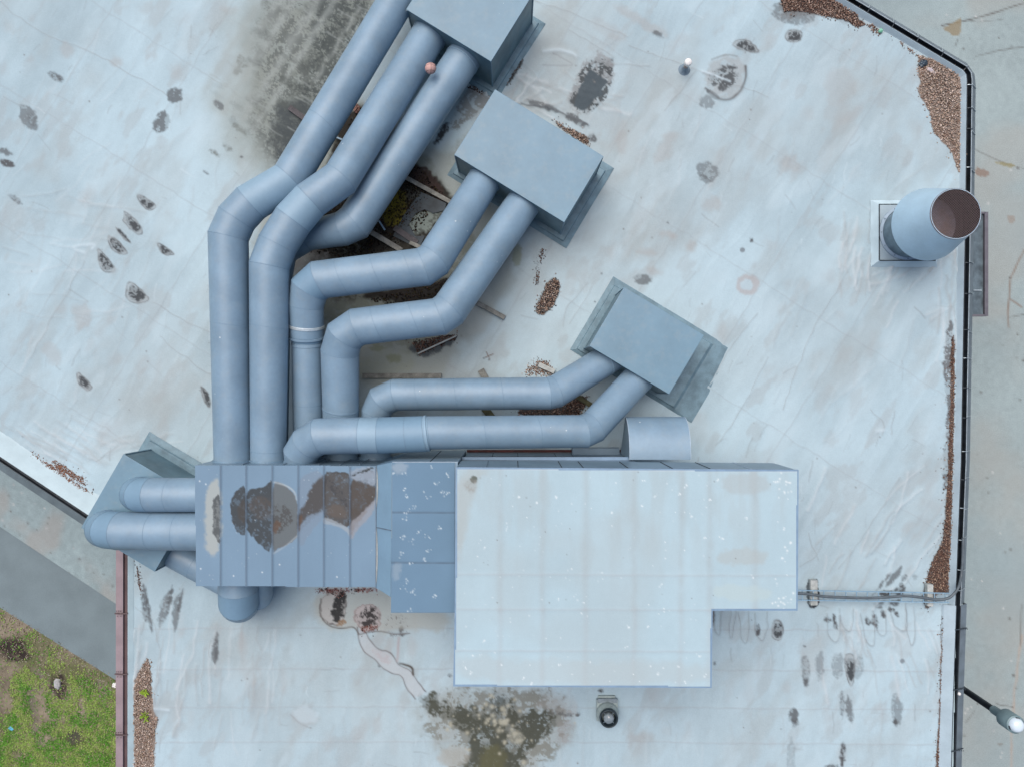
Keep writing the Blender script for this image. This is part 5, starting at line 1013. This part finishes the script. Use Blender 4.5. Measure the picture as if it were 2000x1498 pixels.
# cable tray, its blocks, the cable
def tray_pt(x, y, z=.22): return P(x, y, z)
ty = lambda x: 1153+ (x-1560)*.019
tr = empty('cable_tray', tuple(P(1700, 1162, 0))); tag(tr, 'pale blue steel ladder tray running from the big unit to the right gutter', 'cable tray')
for dy in (-1, 18): MB().bar(tray_pt(1552, ty(1552)+dy), tray_pt(1853, ty(1853)+dy*(.95 if dy > 0 else 1)), .018, .04).build('rail', M['tray'], tr)
for x in (1567, 1588, 1609, 1631, 1652, 1673, 1694, 1716, 1738, 1760, 1782, 1804, 1825, 1846): MB().bar(tray_pt(x, ty(x)-1, .205), tray_pt(x, ty(x)+17, .205), .016, .018).build('rung', M['tray'], tr)
pts = [(1548, 1157), (1560, 1158), (1585, 1160), (1610, 1164), (1650, 1166), (1700, 1167), (1740, 1165), (1770, 1163), (1800, 1166), (1830, 1170), (1850, 1168), (1862, 1160), (1872, 1146), (1877, 1125), (1880, 1095), (1881, 1050)]
b = MB(); P3 = [P(x, y, .24 if i < 10 else (.28 if i < 13 else .12)) for i, (x, y) in enumerate(pts)]
def smoothpath(p, n=6):
    out = []
    for i in range(len(p)-1):
        p0 = p[max(i-1, 0)]; p1 = p[i]; p2 = p[i+1]; p3 = p[min(i+2, len(p)-1)]
        for k in range(n):
            t = k/n; out.append(.5*((2*p1)+(-p0+p2)*t+(2*p0-5*p1+4*p2-p3)*t*t+(-p0+3*p1-3*p2+p3)*t**3))
    return out+[p[-1]]
cab = MB().tube(smoothpath(P3), .032, 12).build('power_cable', M['cable'], None, True); tag(cab, 'thick grey cable lying along the tray and curving up over the right gutter', 'cable')
# pipe stub beside it
for i, (x, y, lab) in enumerate(((1587, 1155, 'pale support block with dark edges under the cable tray next to the big unit'), (1813, 1160, 'pale support block under the cable tray in the brown litter at the right'))):
    q = P(x, y, .05); b = MB().box((q.x, q.y, .08), .17-.03*i, .60-.08*i, .13); o = b.build('support_block', M['block'], None); bevel(o, .012); tag(o, lab, 'support block', 'tray support blocks')
    stp = MB(); 
# planks on the roof
def plank(a, b_, w, th, m_, label, z=.02, ang=0):
    A, B = P(*a, z+th/2), P(*b_, z+th/2); b = MB(); N = 6; L_ = (B-A)
    b.bar(A, B, w, th); o = b.build('timber_plank', m_, None); bevel(o, .006); tag(o, label, 'plank', 'timber planks lying on the roof'); return o
plank((792, 347), (892, 402), .10, .05, M['timber'], 'long weathered timber plank in the hollow left of the second box', .05)
plank((708, 444), (785, 490), .12, .05, M['timber'], 'weathered timber plank sticking out below the third duct', .08)
plank((800, 474), (822, 484), .09, .05, M['timber'], 'short stub of pale timber just above the fourth duct', .10)
plank((770, 445), (815, 475), .14, .03, M['timber_wet'], 'dark wet board lying between the two pale planks', .03)
plank((925, 588), (986, 621), .11, .06, M['timber'], 'short weathered plank end poking out right of the fifth duct', .04)
plank((708, 734), (862, 734), .12, .06, M['timber'], 'weathered plank lying level behind the sixth duct', .03)
plank((939, 722), (950, 742), .16, .04, M['timber'], 'small square timber end just above the sixth duct', .02)
plank((1052, 712), (1083, 726), .11, .05, M['block'], 'short pale board on the small gravel heap', .06)
plank((565, 210), (605, 240), .13, .04, M['timber_wet'], 'dark board half hidden under the first duct in the stained area', .03)
plank((946, 796), (964, 820), .18, .06, M['timber_green'], 'mossy green timber block in the gap between the sixth and seventh ducts', .02)
plank((1118, 768), (1155, 792), .12, .06, M['timber_green'], 'mossy timber under the ducts of the third box', .03)
plank((640, 262), (672, 275), .04, .03, M['duct2'], 'thin pale strip between the first and second ducts', .06)
plank((740, 432), (752, 450), .04, .03, M['duct2'], 'short pale metal strip beside the third duct', .12)
o = MB().bar(P(816, 691, .06), P(892, 656, .06), .035, .03).build('stick', M['block']); tag(o, 'pale wooden stick lying across the dark gravel under the fifth duct', 'stick')
# supports under the ducts, where gaps show them
# ponds in the hollow
def pond(pts, label):
    o = mesh('puddle', [(P(x, y, 0).x, P(x, y, 0).y, .032) for x, y in pts], [list(range(len(pts)))[::-1]], M['water']); tag(o, kind='structure'); return o
pond([(822, 376), (872, 398), (868, 412), (846, 418), (830, 410), (812, 418), (798, 440), (812, 462), (830, 462), (822, 480), (800, 478), (768, 462), (790, 420)], '')
pond([(1040, 798), (1150, 765), (1165, 780), (1140, 800)], '') if False else None
# weeds on the gravel strip
for i, (x, y, lab) in enumerate(((284, 1351, 'upper of two bright green weeds on the gravel strip at lower left'), (283, 1400, 'lower of two bright green weeds on the gravel strip at lower left'))):
    n = 26; a = RNG.uniform(0, 6.28, n); rr = RNG.uniform(0, 5, n); o = blades('weed', '', x+np.cos(a)*rr*.8, y+np.sin(a)*rr*1.5, .03, .09, .035, colmix(n, [(.30, .42, .05), (.24, .36, .05)], .2), .8)
    tag(o, lab, 'weed', 'green weeds on the gravel')
# lamp post outside the right edge
lx = 989/F*(CZ-1.05); ly = -669/F*(CZ-1.05); lp = empty('lamp_post', (lx, ly, GZ)); tag(lp, 'black lamp post with a grey head and white dome beyond the lower right roof edge', 'lamp post')
MB().lathe((lx, ly, GZ), [(.14, 0), (.14, .25), (.085, .30), (.078, 5.30)], 24).build('pole', M['pole'], lp, True)
MB().lathe((lx, ly, GZ), [(.095, 5.22), (.10, 5.24), (.10, 5.50), (.115, 5.52), (.115, 5.54), (.19, 5.60), (.205, 5.62), (.205, 5.90), (.19, 5.94)], 36).build('lamp_casing', M['lampgrey'], lp, True)
MB().lathe((lx, ly, GZ), [(.20, 5.94), (.205, 5.95), (.205, 5.965), (.16, 5.97)], 36).build('lamp_rim', M['lampgrey'], lp, True)
MB().lathe((lx, ly, GZ), [(.165, 5.96), (.16, 6.0), (.14, 6.05), (.10, 6.085), (.05, 6.10), (.001, 6.105)], 36).build('dome', M['dome'], lp, True)
for a in (200, 320, 80): aa = R(a); MB().bar((lx+.16*math.cos(aa-.25), ly+.16*math.sin(aa-.25), GZ+5.99), (lx+.16*math.cos(aa+.25), ly+.16*math.sin(aa+.25), GZ+5.99), .03, .03).build('clip', M['darkseam'], lp)
q = P(1870, 1352, .0); o = MB().lathe((q.x, q.y, .05), [(.04, 0), (.04, .03), (.02, .045), (.001, .05)], 14).build('fixing', M['white'], g2, True)
# narrow awning fixed low on the outer wall
q0, q1 = P(1901, 415, -1.2), P(1928, 618, -1.2); xa, xb, ya, yb = q0.x, q1.x, q1.y, q0.y; aw = empty('canopy', ((xa+xb)/2, (ya+yb)/2, -1.25)); tag(aw, 'narrow grey panelled canopy in a mauve frame on the outer wall beside the exhaust stack', 'canopy')
MB().box(((xa+xb)/2-.05, (ya+yb)/2, -1.26), xb-xa-.02, yb-ya-.06, .04).build('panel', M['panel_wet'], aw)
MB().box((xb-.035, (ya+yb)/2, -1.22), .09, yb-ya, .10).build('frame', M['frame_mauve'], aw)
for y in (ya+.02, yb-.02): MB().box(((xa+xb)/2-.06, y, -1.22), xb-xa-.02, .05, .10).build('frame', M['frame_mauve'], aw)
MB().box(((xa+xb)/2-.06, ya+(yb-ya)*.25, -1.225), xb-xa-.14, .025, .03).build('cross_strip', M['strap_light'], aw)
for y in (ya+.2, yb-.2): MB().bar((xa-.22, y, -1.3), (xa+.05, y, -1.26), .04, .04).build('arm', M['frame_mauve'], aw)
